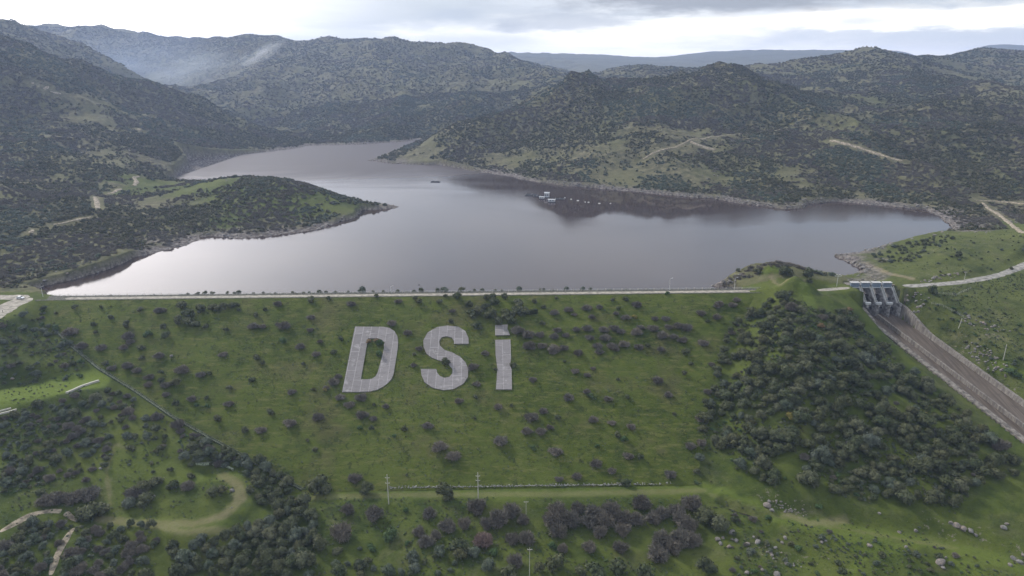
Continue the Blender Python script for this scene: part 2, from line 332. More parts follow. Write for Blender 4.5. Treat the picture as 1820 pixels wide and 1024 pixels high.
# relief: gullies and knolls grow with distance from the dam, and die out at the shore
far = sstep(420, 1300, RRg)
hillm = sstep(5, 120, dlake) * far
pen = np.array([hit0 for hit0 in (PZ(330, 345, 3), PZ(450, 335, 8), PZ(560, 350, 8), PZ(640, 368, 0), PZ(420, 390, 4))])
penm = 1 - sstep(40, 110, seg_dist(GX, GY, pen)); hillm = hillm * (1 - .85 * penm) * (1 - .55 * sstep(1450, 1700, RRg) * sstep(200, 500, GX))
wx_ = (fbm(GX / 90 + 40, GY / 90, 3) - .5) * 60
GZ += (fbm((GX + wx_) / 240 + 11, (GY + wx_) / 240, 3, True) - .6) * 44 * hillm * sstep(60, 260, dlake)
GZ += ((fbm((GX + wx_) / 170, GY / 170, 4, True) - .62) * 36 + (fbm(GX / 55 + 5, GY / 55, 4) - .5) * 16) * hillm * (1 - 0.45 * sstep(1700, 2300, RRg)) * (1 - 0.65 * sstep(4500, 5500, RRg))
GZ += (fbm(GX / 30, GY / 30, 4) - .5) * (2.2 * (1 - far) + 5 * far * (1 - .7 * penm)) * sstep(0, 25, dlake) + (fbm(GX / 7, GY / 7, 3) - .5) * 0.7
# shore
upstream = dam_st(GX, GY)[1] < -4
land = np.maximum(GZ, ZW + 0.25 + np.clip(dl, 0, 12) * 0.22)
GZ = np.where(upstream & (dlake < 250), np.where(dl < 0, ZW - np.minimum(-dl * 0.3, 14), np.where(dl < 60, land, GZ)), GZ)
# the dam's face blends into the ground
dd = seg_dist(GX, GY, DAM_POLY, True); pz = dam_z(GX, GY)
wgt = 1 - sstep(0, 16, np.maximum(dd, 0)); GZ = np.where((dd < 16) & ~(upstream), GZ * (1 - wgt) + pz * wgt, GZ)
# under the crest and upstream face
ss, tt = dam_st(GX, GY); Lc = np.linalg.norm(CB - CA)
onc = (ss > -6) & (ss < Lc - 40) & (tt < 0.5) & (tt > -30)
GZ = np.where(onc, np.minimum(GZ, np.where(tt > -8, -0.6, -0.6 + (tt + 8) / 2.2)), GZ)
# valley-floor track and the left roundabout bench are flatter
def flatten(px, zs, wid, amt=1.0):
    global GZ
    pts = [PZ(x, y, z) for (x, y), z in zip(px, zs)]
    P = np.array(pts)
    d = seg_dist(GX, GY, P); best = np.full(GX.shape, 1e9); zt = np.zeros(GX.shape)
    for a, b in zip(P[:-1], P[1:]):
        e = b[:2] - a[:2]; t = np.clip(((GX - a[0]) * e[0] + (GY - a[1]) * e[1]) / (e @ e), 0, 1)
        q = (GX - a[0] - t * e[0]) ** 2 + (GY - a[1] - t * e[1]) ** 2
        m = q < best; best = np.where(m, q, best); zt = np.where(m, a[2] + t * (b[2] - a[2]), zt)
    k = (1 - sstep(wid, wid * 2.4, d)) * amt
    GZ = GZ * (1 - k) + zt * k
flatten([(560, 884), (700, 880), (850, 879), (1000, 879), (1150, 874), (1250, 876), (1320, 905), (1420, 930), (1530, 946), (1640, 965), (1740, 988), (1820, 1015)], [-48.6] * 6 + [-49.3, -50, -50.3, -50.5, -50.5, -50.5], 5)
flatten([(150, 925), (230, 930), (300, 932), (370, 928), (415, 905), (432, 875), (415, 850), (385, 838)], [-44, -45.5, -46, -46.2, -46, -45.5, -45, -44.5], 4)
flatten([(1450, 517), (1500, 512), (1545, 509), (1590, 508), (1640, 508), (1700, 503), (1745, 496), (1780, 489), (1820, 472), (1860, 450)], [0, 0, 0, 0, 0, 0, .6, 1, 2, 3], 5)
flatten([(0, 560), (20, 540), (45, 532), (60, 531)], [.3, .2, 0, 0], 7); flatten([(0, 528), (40, 522)], [.4, .2], 6)
flatten([(20, 695), (80, 690), (130, 688)], [-21.5, -22, -23], 7)
for (px_, py_, z_), rad_, h_ in (((1425, 512, 3), 13, 4.5), ((1400, 508, 4), 9, 2.0), ((1388, 484, 4), 24, 4.2), ((1372, 482, 4), 10, 1.2)):
    q = PZ(px_, py_, z_); dq_ = np.hypot(GX - q[0], (GY - q[1]) * 1.3); GZ += h_ * (1 - sstep(rad_ * .25, rad_, dq_ + (fbm(GX / 8, GY / 8, 3) - .5) * 5))
# ditch beside the valley track
ditch = [PZ(x, y, -49.5) for x, y in ((1284, 893), (1310, 904), (1335, 911), (1362, 921))]
GZ -= 3.2 * (1 - sstep(1.2, 3.2, seg_dist(GX, GY, ditch)))
GZ += 1.6 * (1 - sstep(1.5, 5, seg_dist(GX, GY, [p + np.array([2.5, 5.5, 0]) for p in ditch])))
# carve the spillway
S_, W_ = chute_sw(GX, GY); fl = chute_floor(S_)
ck = ((S_ > -16) & (S_ < 175) & (W_ > -11.5) & (W_ < 15.0))
GSURF = GZ.copy()
GZ = np.where(ck, np.minimum(GZ, fl - 1.5), GZ)
rb = (S_ > -2) & (S_ < 175) & (W_ >= 15.0) & (W_ < 40)      # bank right of the wall starts at its top
top_r = fl + 2.2 + 5.0 * (1 - sstep(0, 26, S_))
GZ = np.where(rb, np.maximum(GZ, top_r - 0.6) * sstep(15, 26, W_) + (top_r - 0.6) * (1 - sstep(15, 26, W_)), GZ)
lb = (S_ > 4) & (S_ < 175) & (W_ <= -11.5) & (W_ > -26); lbk = sstep(-11.5, -24, W_)
GZ = np.where(lb, GZ * lbk + (fl + 2.3) * (1 - lbk), GZ)
GEFF = np.where(ck, np.maximum(GSURF, fl), GZ)              # what a thing can stand on
GZ = np.where(dd < 0, np.minimum(GZ, pz - np.minimum(-dd * 0.35, 1.6) - 0.02), GZ)
GEFF = np.where(dd < 0, pz, np.where(onc & (tt > -7), 0.0, GEFF))
def gsample(arr, x, y):
    x = np.asarray(x, float); y = np.asarray(y, float)
    a = np.clip((np.arctan2(x, y) - TH0) / (TH1 - TH0) * (NA - 1), 0, NA - 1.001)
    b = np.clip(np.log(np.maximum(np.hypot(x, y), R0) / R0) / math.log(R1 / R0) * (NR - 1), 0, NR - 1.001)
    i = a.astype(int); j = b.astype(int); fa = a - i; fb = b - j
    return (arr[j, i] * (1 - fa) + arr[j, i + 1] * fa) * (1 - fb) + (arr[j + 1, i] * (1 - fa) + arr[j + 1, i + 1] * fa) * fb
def ground(x, y): return gsample(GEFF, x, y)
_ts = 150 * (9000 / 150) ** np.linspace(0, 1, 2600)
def hit(px, py):
    """where the ray through a pixel of the photograph meets the ground"""
    d = pixdir(px, py); d = d / np.linalg.norm(d)
    x, y, z = d[0] * _ts, d[1] * _ts, CAMZ + d[2] * _ts
    g = ground(x, y) - z; k = np.argmax(g > 0)
    if g[k] <= 0: k = len(g) - 1
    if k == 0: k = 1
    f = g[k - 1] / (g[k - 1] - g[k] + 1e-9); t = _ts[k - 1] + (_ts[k] - _ts[k - 1]) * np.clip(f, 0, 1)
    return np.array([d[0] * t, d[1] * t, CAMZ + d[2] * t])
def depth(p): return p[1] * math.cos(PITCH) + (CAMZ - p[2]) * math.sin(PITCH)
def m_per_px(p): return depth(p) / FPX
# what the camera (or one a little beside it) can see of the ground
tan_el = (GZ - CAMZ) / RRg; run = np.maximum.accumulate(np.vstack([np.full((1, NA), -9), tan_el[:-1]]), 0)
VIS = ((tan_el + 9.0 / RRg) > run).astype(float)

# ------------------------------------------------------------------ materials
def mat(name, rough=0.9, spec=0.3):
    m = bpy.data.materials.new(name); m.use_nodes = True; b = m.node_tree.nodes['Principled BSDF']
    b.inputs['Roughness'].default_value = rough; b.inputs['Specular IOR Level'].default_value = spec
    return m, m.node_tree, b
def pos(nt): return nd(nt, 'ShaderNodeNewGeometry').outputs['Position']
def att(nt, name):
    n = nd(nt, 'ShaderNodeAttribute'); n.attribute_name = name; return n.outputs['Fac']
def bump(nt, b, h, dist, strength=1.0):
    n = nd(nt, 'ShaderNodeBump'); n.inputs['Distance'].default_value = dist; n.inputs['Strength'].default_value = strength
    lk(nt, h, n.inputs['Height']); lk(nt, n.outputs[0], b.inputs['Normal'])
def plain(name, c, rough=0.7, var=0.12, scale=1.5, spec=0.3, metal=0.0, obj=False):
    m, nt, b = mat(name, rough, spec); b.inputs['Metallic'].default_value = metal
    v = nd(nt, 'ShaderNodeTexCoord').outputs['Object'] if obj else pos(nt)
    n = NZ(nt, v, scale, 5, 0.6); hi = tuple(min(1, k * (1 + var * 1.6)) for k in c); lo = tuple(k * (1 - var * 1.6) for k in c)
    lk(nt, MIX(nt, MR(nt, n, 0.3, 0.7), lo, hi), b.inputs['Base Color']); return m
# ground
m_ground, nt, b = mat('ground_cover', 0.95, 0.1)
P = pos(nt); lush = att(nt, 'lush'); dirt = att(nt, 'dirt'); shore = att(nt, 'shore'); stony = att(nt, 'stony')
a1 = NZ(nt, P, 0.018, 5, 0.6); a2 = NZ(nt, P, 0.12, 6, 0.65); a3 = NZ(nt, P, 0.9, 5, 0.7); a4 = NZ(nt, P, 0.05, 6, 0.7, 0.5)
green = MIX(nt, MR(nt, a2, 0.34, 0.68), (0.036, 0.054, 0.010), (0.074, 0.096, 0.017))
green = MIX(nt, MR(nt, a1, 0.4, 0.66), green, (0.094, 0.113, 0.022))
dry = MIX(nt, MR(nt, a2, 0.35, 0.7), (0.072, 0.068, 0.038), (0.185, 0.165, 0.100))
dry = MIX(nt, MR(nt, a1, 0.42, 0.62, 0, 0.7), dry, (0.125, 0.120, 0.060))
c = MIX(nt, M(nt, 'MULTIPLY', lush, MR(nt, a4, 0.28, 0.5, 0.55, 1.0)), dry, green)
c = MIX(nt, MR(nt, NZ(nt, P, 0.3, 6, 0.8, 0.6), 0.53, 0.66, 0, 0.6), c, (0.034, 0.044, 0.014)); c = MIX(nt, MR(nt, lush, 1.0, 1.8), c, (0.125, 0.165, 0.03))
brn = M(nt, 'MULTIPLY', MR(nt, a4, 0.58, 0.7), MR(nt, a3, 0.35, 0.65, 0.3, 0.9)); c = MIX(nt, M(nt, 'MULTIPLY', brn, 0.55), c, (0.10, 0.083, 0.05))
c = MIX(nt, MR(nt, a3, 0.5, 0.76, 0, 0.5), c, (0.03, 0.042, 0.014))
stn = M(nt, 'MULTIPLY', stony, MR(nt, NZ(nt, P, 0.55, 4, 0.8), 0.57, 0.66)); c = MIX(nt, stn, c, (0.19, 0.165, 0.14))
spk = NZ(nt, P, 0.55, 3, 0.8); c = MIX(nt, MR(nt, spk, 0.70, 0.74, 0, 0.5), c, (0.24, 0.23, 0.2))
c = MIX(nt, M(nt, 'MULTIPLY', dirt, MR(nt, a3, 0.2, 0.62, 0.45, 1.0)), c, MIX(nt, a2, (0.20, 0.15, 0.085), (0.32, 0.27, 0.19)))
rockc = MIX(nt, MR(nt, NZ(nt, P, 0.35, 6, 0.75), 0.35, 0.72), (0.055, 0.045, 0.042), (0.31, 0.275, 0.25))
c = MIX(nt, shore, c, rockc); lk(nt, c, b.inputs['Base Color'])
bump(nt, b, NZ(nt, P, 0.7, 6, 0.75), 0.9, 0.7)
# dam grass
m_dam, nt, b = mat('dam_grass', 0.95, 0.1)
P = pos(nt); a1 = NZ(nt, P, 0.013, 5, 0.6); a2 = NZ(nt, P, 0.09, 6, 0.65, 0.4); a3 = NZ(nt, P, 0.75, 6, 0.7); a5 = NZ(nt, P, 0.035, 5, 0.7)
c = MIX(nt, MR(nt, a2, 0.32, 0.68), (0.036, 0.054, 0.007), (0.074, 0.096, 0.012))
c = MIX(nt, MR(nt, a1, 0.38, 0.66, 0, 0.75), c, (0.090, 0.112, 0.021))
c = MIX(nt, MR(nt, a5, 0.50, 0.68, 0, 0.7), c, (0.092, 0.084, 0.036))
c = MIX(nt, MR(nt, a3, 0.52, 0.74, 0, 0.5), c, (0.034, 0.05, 0.016)); c = MIX(nt, MR(nt, NZ(nt, P, 0.4, 3, 0.8), 0.69, 0.75, 0, 0.35), c, (0.15, 0.16, 0.09))
mp = nd(nt, 'ShaderNodeMapping'); mp.inputs['Scale'].default_value = (0.25, 1, 1); lk(nt, P, mp.inputs[0]); a6 = NZ(nt, mp.outputs[0], 0.5, 6, 0.75)
c = MIX(nt, MR(nt, a6, 0.48, 0.66, 0, 0.75), c, (0.135, 0.132, 0.042)); c = MIX(nt, MR(nt, NZ(nt, P, 0.3, 6, 0.8, 0.6), 0.53, 0.63, 0, 0.8), c, (0.028, 0.038, 0.010))
c = MIX(nt, MR(nt, NZ(nt, P, 0.55, 3, 0.85), 0.72, 0.76, 0, 0.6), c, (0.22, 0.21, 0.16))
lk(nt, c, b.inputs['Base Color']); bump(nt, b, NZ(nt, P, 0.8, 6, 0.75), 0.9, 0.8)
m_riprap = plain('riprap', (0.075, 0.072, 0.055), 0.9, 0.4, 0.8)
m_gravel = plain('gravel_road', (0.29, 0.262, 0.22), 0.95, 0.25, 0.4)
m_track = plain('dirt_road', (0.25, 0.21, 0.155), 0.95, 0.35, 0.5)
m_pale = plain('asphalt_worn', (0.24, 0.226, 0.205), 0.9, 0.3, 0.4)
# concrete letters with panel joints
m_letter, nt, b = mat('weathered_concrete_panels', 0.9, 0.2)
v = nd(nt, 'ShaderNodeTexCoord').outputs['Object']; bt = nd(nt, 'ShaderNodeTexBrick'); lk(nt, v, bt.inputs['Vector'])
mp = nd(nt, 'ShaderNodeMapping'); mp.inputs['Rotation'].default_value = (0, 0, R(90)); lk(nt, v, mp.inputs[0]); lk(nt, mp.outputs[0], bt.inputs['Vector'])
bt.offset = 0.5; bt.inputs['Scale'].default_value = 1; bt.inputs['Brick Width'].default_value = 14; bt.inputs['Row Height'].default_value = 4.3; bt.inputs['Mortar Size'].default_value = 0.14; bt.inputs['Mortar Smooth'].default_value = 0.6
bt.inputs['Color1'].default_value = (0.250, 0.230, 0.228, 1); bt.inputs['Color2'].default_value = (0.200, 0.184, 0.182, 1); bt.inputs['Mortar'].default_value = (0.40, 0.375, 0.37, 1)
st = NZ(nt, v, 0.16, 6, 0.7); c = MIX(nt, MR(nt, st, 0.55, 0.66, 0, 0.7), bt.outputs[0], (0.37, 0.35, 0.345))
mp2 = nd(nt, 'ShaderNodeMapping'); mp2.inputs['Scale'].default_value = (0.25, 2.2, 1); lk(nt, v, mp2.inputs[0]); stk = NZ(nt, mp2.outputs[0], 1.0, 5, 0.7)
c = MIX(nt, MR(nt, stk, 0.46, 0.68, 0, 0.6), c, (0.13, 0.118, 0.115)); c = MIX(nt, MR(nt, NZ(nt, v, 0.7, 5, 0.75), 0.58, 0.68, 0, 0.65), c, (0.085, 0.085, 0.06))
lk(nt, c, b.inputs['Base Color'])
# concrete of the spillway: streaked
m_conc, nt, b = mat('stained_concrete', 0.85, 0.2)
P = pos(nt); mp = nd(nt, 'ShaderNodeMapping'); mp.inputs['Scale'].default_value = (1, 1, 0.12); lk(nt, P, mp.inputs[0])
c = MIX(nt, MR(nt, NZ(nt, mp.outputs[0], 0.9, 6, 0.7), 0.36, 0.68), (0.12, 0.107, 0.095), (0.29, 0.26, 0.228)); c = MIX(nt, MR(nt, NZ(nt, P, 0.25, 5, 0.6), 0.5, 0.75, 0, 0.6), c, (0.13, 0.12, 0.11)); lk(nt, c, b.inputs['Base Color'])
m_berm = plain('weathered_wall', (0.165, 0.147, 0.128), 0.9, 0.4, 0.5)
m_pierc = plain('pier_concrete', (0.235, 0.225, 0.22), 0.85, 0.35, 0.5)
m_chute, nt, b = mat('chute_floor_concrete', 0.8, 0.25)
P = pos(nt); mp = nd(nt, 'ShaderNodeMapping'); mp.inputs['Rotation'].default_value = (0, 0, R(-15.5)); mp.inputs['Scale'].default_value = (0.9, 0.04, 0.04); lk(nt, P, mp.inputs[0])
c = MIX(nt, MR(nt, NZ(nt, mp.outputs[0], 1.0, 6, 0.7), 0.35, 0.7), (0.078, 0.061, 0.048), (0.145, 0.118, 0.096)); c = MIX(nt, MR(nt, NZ(nt, P, 0.12, 6, 0.7), 0.5, 0.7, 0, 0.7), c, (0.07, 0.056, 0.047)); lk(nt, c, b.inputs['Base Color'])
m_steel = plain('blue_grey_paint', (0.17, 0.21, 0.26), 0.55, 0.1, 0.8); m_white = plain('white_paint', (0.48, 0.49, 0.50), 0.5, 0.06, 1.0)
m_pale2 = plain('pale_concrete_slab', (0.47, 0.46, 0.45), 0.8, 0.15, 0.8); m_dark = plain('dark_steel', (0.03, 0.032, 0.035), 0.6); m_galv = plain('galvanised_steel', (0.55, 0.55, 0.53), 0.5, 0.1); m_wood = plain('grey_wood', (0.42, 0.39, 0.33), 0.8)
m_polec = plain('pole_concrete', (0.44, 0.42, 0.37), 0.8, 0.08); m_tyre = plain('black_rubber', (0.02, 0.02, 0.02), 0.8); m_glass = plain('dark_glass', (0.015, 0.02, 0.025), 0.1, 0.05, 1, 0.6)
m_carw = plain('white_car_paint', (0.8, 0.8, 0.8), 0.25, 0.02, 1, 0.5); m_lamp = plain('lamp_lens', (0.6, 0.25, 0.2), 0.3); m_net = plain('dark_netting', (0.035, 0.036, 0.04), 0.8, 0.3, 2)
m_black = plain('painted_ditch_shade', (0.016, 0.013, 0.010), 0.5, 0.2, 1); m_bird = plain('dark_feathers', (0.03, 0.03, 0.035), 0.8)  # m_black: near-black colour that paints the ditch's shade
# boulders
m_rock, nt, b = mat('pale_granite', 0.9, 0.2)
oi = nd(nt, 'ShaderNodeObjectInfo').outputs['Random']; P = pos(nt)
c = MIX(nt, MR(nt, oi, 0.35, 1.0, smooth=False), (0.28, 0.265, 0.25), (0.29, 0.22, 0.175)); c = MIX(nt, MR(nt, NZ(nt, P, 0.7, 6, 0.7), 0.4, 0.7), (0.15, 0.14, 0.13), c); lk(nt, c, b.inputs['Base Color']); bump(nt, b, NZ(nt, P, 1.3, 5, 0.7), 0.4, 0.7)
# foliage: colour varies between plants and between clumps of one plant
def leafmat(name, cols, tip, rough=0.75):
    m, nt, b = mat(name, rough, 0.12); r = nd(nt, 'ShaderNodeObjectInfo').outputs['Random']
    rp = nd(nt, 'ShaderNodeValToRGB'); lk(nt, r, rp.inputs[0]); e = rp.color_ramp.elements
    for i, cc in enumerate(cols):
        el_ = e[i] if i < 2 else e.new(i / (len(cols) - 1)); el_.position = i / (len(cols) - 1); el_.color = (*cc, 1)
    tcn = nd(nt, 'ShaderNodeTexCoord').outputs['Object']
    n = NZ(nt, tcn, 2.6, 3, 0.6); c = MIX(nt, MR(nt, n, 0.42, 0.68, 0, 0.65), rp.outputs[0], tip)
    n2 = NZ(nt, tcn, 9.0, 2, 0.6); c = MIX(nt, MR(nt, n2, 0.5, 0.7, 0, 0.5), c, tuple(k * 0.55 for k in cols[0])); lk(nt, c, b.inputs['Base Color']); return m
m_ever = leafmat('evergreen_leaves', [(0.036, 0.046, 0.022), (0.070, 0.078, 0.036), (0.092, 0.092, 0.044), (0.050, 0.066, 0.028), (0.115, 0.118, 0.068), (0.060, 0.074, 0.034), (0.078, 0.084, 0.040)], (0.140, 0.140, 0.084))
m_olive = leafmat('grey_green_leaves', [(0.085, 0.10, 0.07), (0.07, 0.09, 0.055), (0.10, 0.115, 0.085), (0.075, 0.095, 0.06)], (0.15, 0.165, 0.125))
m_bright = leafmat('fresh_green_leaves', [(0.05, 0.085, 0.03), (0.06, 0.10, 0.035), (0.075, 0.105, 0.045)], (0.10, 0.14, 0.06))
m_yellow = leafmat('yellow_blossom', [(0.20, 0.165, 0.03), (0.15, 0.135, 0.035)], (0.09, 0.095, 0.04))
m_orange = leafmat('rusty_leaves', [(0.17, 0.11, 0.05), (0.14, 0.10, 0.05)], (0.19, 0.14, 0.07))
m_twig = leafmat('bare_grey_twigs', [(0.105, 0.096, 0.078), (0.145, 0.132, 0.108), (0.185, 0.162, 0.130), (0.118, 0.112, 0.095), (0.16, 0.148, 0.122)], (0.21, 0.185, 0.15))
m_pink = leafmat('reddish_twigs', [(0.22, 0.15, 0.13), (0.19, 0.14, 0.125)], (0.25, 0.19, 0.17))
m_hill = leafmat('maquis_leaves', [(0.030, 0.036, 0.016), (0.066, 0.068, 0.032), (0.098, 0.088, 0.050), (0.042, 0.050, 0.022), (0.14, 0.125, 0.080), (0.070, 0.080, 0.030)], (0.13, 0.125, 0.062))
m_bark = plain('bark', (0.10, 0.085, 0.07), 0.9, 0.2, 2, obj=True)
# water
m_water, nt, b = mat('lake_water', 0.1, 0.5)
b.inputs['Base Color'].default_value = (0.050, 0.035, 0.031, 1); b.inputs['IOR'].default_value = 1.33
P = pos(nt); mp = nd(nt, 'ShaderNodeMapping'); mp.inputs['Scale'].default_value = (0.5, 1, 1); mp.inputs['Rotation'].default_value = (0, 0, R(25)); lk(nt, P, mp.inputs[0])
wn = NZ(nt, mp.outputs[0], 0.006, 5, 0.6, 1.2); rip = NZ(nt, P, 0.25, 6, 0.75); rip2 = NZ(nt, P, 0.03, 3, 0.5)
lk(nt, MR(nt, wn, 0.35, 0.68, 0.025, 0.12), b.inputs['Roughness'])
wp = nd(nt, 'ShaderNodeSeparateXYZ'); lk(nt, P, wp.inputs[0]); arm = M(nt, 'MULTIPLY', MR(nt, M(nt, 'ADD', wp.outputs[1], M(nt, 'MULTIPLY', wn, 260.0)), 880.0, 1100.0), MR(nt, wp.outputs[0], 120.0, -120.0))
ruf = b.inputs['Roughness'].links[0].from_socket; lk(nt, MIX(nt, arm, ruf, (0.5, 0.5, 0.5)), b.inputs['Roughness'])
bp = nd(nt, 'ShaderNodeBump'); bp.inputs['Distance'].default_value = 0.18; lk(nt, MR(nt, wn, 0.36, 0.66, 0.012, 0.2), bp.inputs['Strength']); lk(nt, M(nt, 'ADD', rip, rip2), bp.inputs['Height']); lk(nt, bp.outputs[0], b.inputs['Normal'])

# ------------------------------------------------------------------ ground sheets
tracks = {}                                           # name -> (pixels, width, material, label)
HILL_TRACKS = [
    ([(1128, 290), (1160, 276), (1195, 262), (1225, 251), (1262, 244), (1310, 239), (1362, 236), (1395, 232)], 3.4), ([(1225, 251), (1240, 258), (1260, 264), (1276, 267)], 7.0),
    ([(1470, 250), (1500, 256), (1535, 265), (1565, 275), (1590, 284), (1610, 287)], 5.0),
    ([(1740, 356), (1755, 367), (1780, 385), (1800, 400), (1822, 416), (1850, 432)], 4.6), ([(1730, 357), (1770, 358), (1800, 360), (1826, 363)], 3.0),
    ([(90, 400), (130, 393), (165, 385)], 3.0), ([(174, 372), (172, 358), (168, 350)], 5.5), ([(190, 346), (205, 340), (218, 336)], 4.5), ([(236, 330), (244, 322), (236, 316), (250, 314)], 5.5), ([(52, 416), (60, 408)], 5.0),
    ([(75, 160), (85, 156), (88, 152)], 5.0), ([(86, 162), (100, 165), (112, 169)], 4.0), ([(55, 147), (62, 149)], 4.5), ([(244, 229), (252, 234)], 7.0)]
dirt = np.zeros_like(GX); lushv = np.where(dam_st(GX, GY)[1] > -15, 1.0, 0.22) * (1 - 0.9 * sstep(430, 620, GY)) + 0.01; stony = np.zeros_like(GX)
lushv = np.where((GX > 215) & (GY > 300) & (GY < 600), 0.8, lushv)
hx = np.array([hit(x, y) for x, y in ((280, 330), (450, 330), (560, 345), (420, 390))])
lushv += 0.85 * (1 - sstep(15, 75, seg_dist(GX, GY, hx) + (fbm(GX / 30, GY / 30, 4) - .45) * 130))
for px in ([(1500, 170), (1560, 180), (1640, 160)], [(1290, 155), (1320, 150)], [(1480, 215), (1540, 225)], [(1380, 180), (1400, 185)], [(1700, 250), (1800, 330)], [(1060, 230), (1080, 250)], [(1250, 300), (1280, 310)], [(180, 300), (60, 350)]):
    q = [hit(*p) for p in px]; lushv += 0.2 * (1 - sstep(8, 40, seg_dist(GX, GY, q) + (fbm(GX / 25, GY / 25, 3) - .5) * 50))
fld = [hit(x, y) for x, y in ((5, 706), (70, 695), (128, 682), (160, 678))]
lushv = np.maximum(lushv, 1.75 * (1 - sstep(7, 15, seg_dist(GX, GY, fld))))
for px in ([(1500, 960), (1560, 985)], [(1690, 1000), (1740, 1012)], [(330, 855), (420, 845)], [(1590, 690), (1560, 620)], [(1430, 515), (1440, 540)], [(1370, 478), (1390, 482)], [(1770, 650), (1820, 670)]):
    q = [hit(*p) for p in px]; lushv = np.maximum(lushv, 1.35 * (1 - sstep(2, 7, seg_dist(GX, GY, q) + (fbm(GX / 9, GY / 9, 3) - .5) * 8)))
for px, wd, lv in (([(545, 878), (700, 878), (1000, 876), (1160, 872), (1250, 868)], 5.0, 1.28), ([(1250, 868), (1310, 895), (1400, 925), (1530, 945), (1640, 962), (1740, 985), (1830, 1016)], 5.0, 1.36), ([(1500, 1024), (1540, 985), (1620, 968)], 3.0, 1.4), ([(310, 850), (240, 800), (200, 830), (230, 900)], 9.0, 1.2), ([(230, 925), (330, 936), (420, 940), (470, 925)], 4.0, 1.25)):
    q = [hit(*p) for p in px]; lk_ = 1 - sstep(wd * .5, wd * 1.3, seg_dist(GX, GY, q) + (fbm(GX / 7, GY / 7, 3) - .5) * 5); lushv = np.where(lk_ > 0, np.maximum(lushv, 1 + (lv - 1) * lk_), lushv)
for px, wd, amt in (([(560, 884), (700, 880), (1000, 878), (1160, 874), (1250, 872)], 1.8, 0.26), ([(1260, 878), (1350, 912), (1530, 945), (1700, 975)], 1.0, 0.22), ([(180, 922), (260, 930), (340, 932), (395, 918), (428, 888), (424, 862), (395, 845)], 2.3, 0.42), ([(250, 930), (330, 945), (420, 945), (470, 930)], 1.6, 0.4),
                    ([(230, 800), (205, 790), (190, 830), (195, 900)], 0.8, 0.3), ([(1400, 915), (1440, 930), (1500, 925)], 2.0, 0.4), ([(1430, 500), (1390, 505), (1370, 490)], 1.2, 0.5), ([(1540, 468), (1580, 487), (1620, 495)], 2.0, 0.8), ([(1440, 590), (1452, 640)], 1.0, 0.3)):
    q = [hit(*p) for p in px]; dirt = np.maximum(dirt, amt * (1 - sstep(wd * .5, wd * 1.5, seg_dist(GX, GY, q) + (fbm(GX / 3, GY / 3, 3) - .5) * 2)))
for px, rad in (([(1360, 880), (1400, 905), (1430, 915)], 5), ([(1660, 930), (1760, 955)], 4), ([(1700, 630), (1760, 660), (1790, 690)], 7), ([(1690, 590), (1760, 600)], 5), ([(1620, 545), (1650, 580)], 4), ([(1630, 490), (1680, 475)], 7), ([(1380, 492), (1420, 497)], 4), ([(1340, 980), (1480, 1000)], 6), ([(1790, 970), (1820, 990)], 5), ([(1640, 450), (1760, 430)], 8), ([(1690, 380), (1740, 390), (1680, 400)], 14)):
    q = [hit(*p) for p in px]; stony = np.maximum(stony, 1 - sstep(rad * .4, rad * 1.5, seg_dist(GX, GY, q) + (fbm(GX / 5, GY / 5, 3) - .5) * rad))
stony = np.maximum(stony, 0.35 * sstep(.55, .7, fbm(GX / 60, GY / 60, 4)) * far)
shore = np.where(upstream & (dlake < 60), 1 - sstep(1.2, 4.2, GZ - ZW + (fbm(GX / 12, GY / 12, 3) - .5) * 3), 0.0) * (dlake < 45)
q = [hit(*p) for p in ((1672, 378), (1700, 392), (1722, 408))]; shore = np.maximum(shore, 0.9 * (1 - sstep(8, 26, seg_dist(GX, GY, q) + (fbm(GX / 12, GY / 12, 3) - .5) * 16)))
q = [hit(*p) for p in ((1510, 460), (1535, 478), (1560, 492), (1530, 500))]; shore = np.maximum(shore, 0.75 * (1 - sstep(3, 9, seg_dist(GX, GY, q) + (fbm(GX / 6, GY / 6, 3) - .5) * 8)))
idx = np.arange(NA * NR).reshape(NR, NA)
Fq = np.stack([idx[:-1, :-1], idx[:-1, 1:], idx[1:, 1:], idx[1:, :-1]], -1).reshape(-1, 4)
V = np.stack([GX, GY, GZ], -1).reshape(-1, 3)
fy = dam_st(V[Fq, 0].mean(1), V[Fq, 1].mean(1))[1]; fr = np.hypot(V[Fq, 0].mean(1), V[Fq, 1].mean(1))
zone = np.where(fr > 4800, 2, np.where((fy < -12) & (fr > 400), 1, 0))
for k, (nm, lab, cat) in enumerate((('ground', 'green grassy valley floor and abutments below the dam', 'ground'), ('hills', 'scrub covered grey green hills around the reservoir', 'hills'), ('mountains', 'distant blue mountain ridges on the horizon', 'mountains'))):
    f = Fq[zone == k]; used, inv = np.unique(f, return_inverse=True)
    o = obj_np(nm, V[used], inv.reshape(f.shape), m_ground); tag(o, lab, cat, kind='structure')
    for an, arr in (('lush', lushv), ('dirt', dirt), ('shore', shore), ('stony', stony)):
        a_ = o.data.attributes.new(an, 'FLOAT', 'POINT'); a_.data.foreach_set('value', arr.reshape(-1)[used].astype(np.float32))
# plain to the horizon
n = 96; rim = [(math.sin(2 * math.pi * i / n), math.cos(2 * math.pi * i / n)) for i in range(n)]
Vp = [(x * r_, y * r_, z_) for r_, z_ in ((120, -70), (2000, -72), (6000, -74), (8200, -74)) for x, y in rim]
Fp = [(k * n + i, k * n + (i + 1) % n, (k + 1) * n + (i + 1) % n, (k + 1) * n + i) for k in range(3) for i in range(n)]
tag(obj_np('plain', Vp, Fp, m_ground), 'low land reaching out to the horizon under the hills', 'ground', kind='structure')
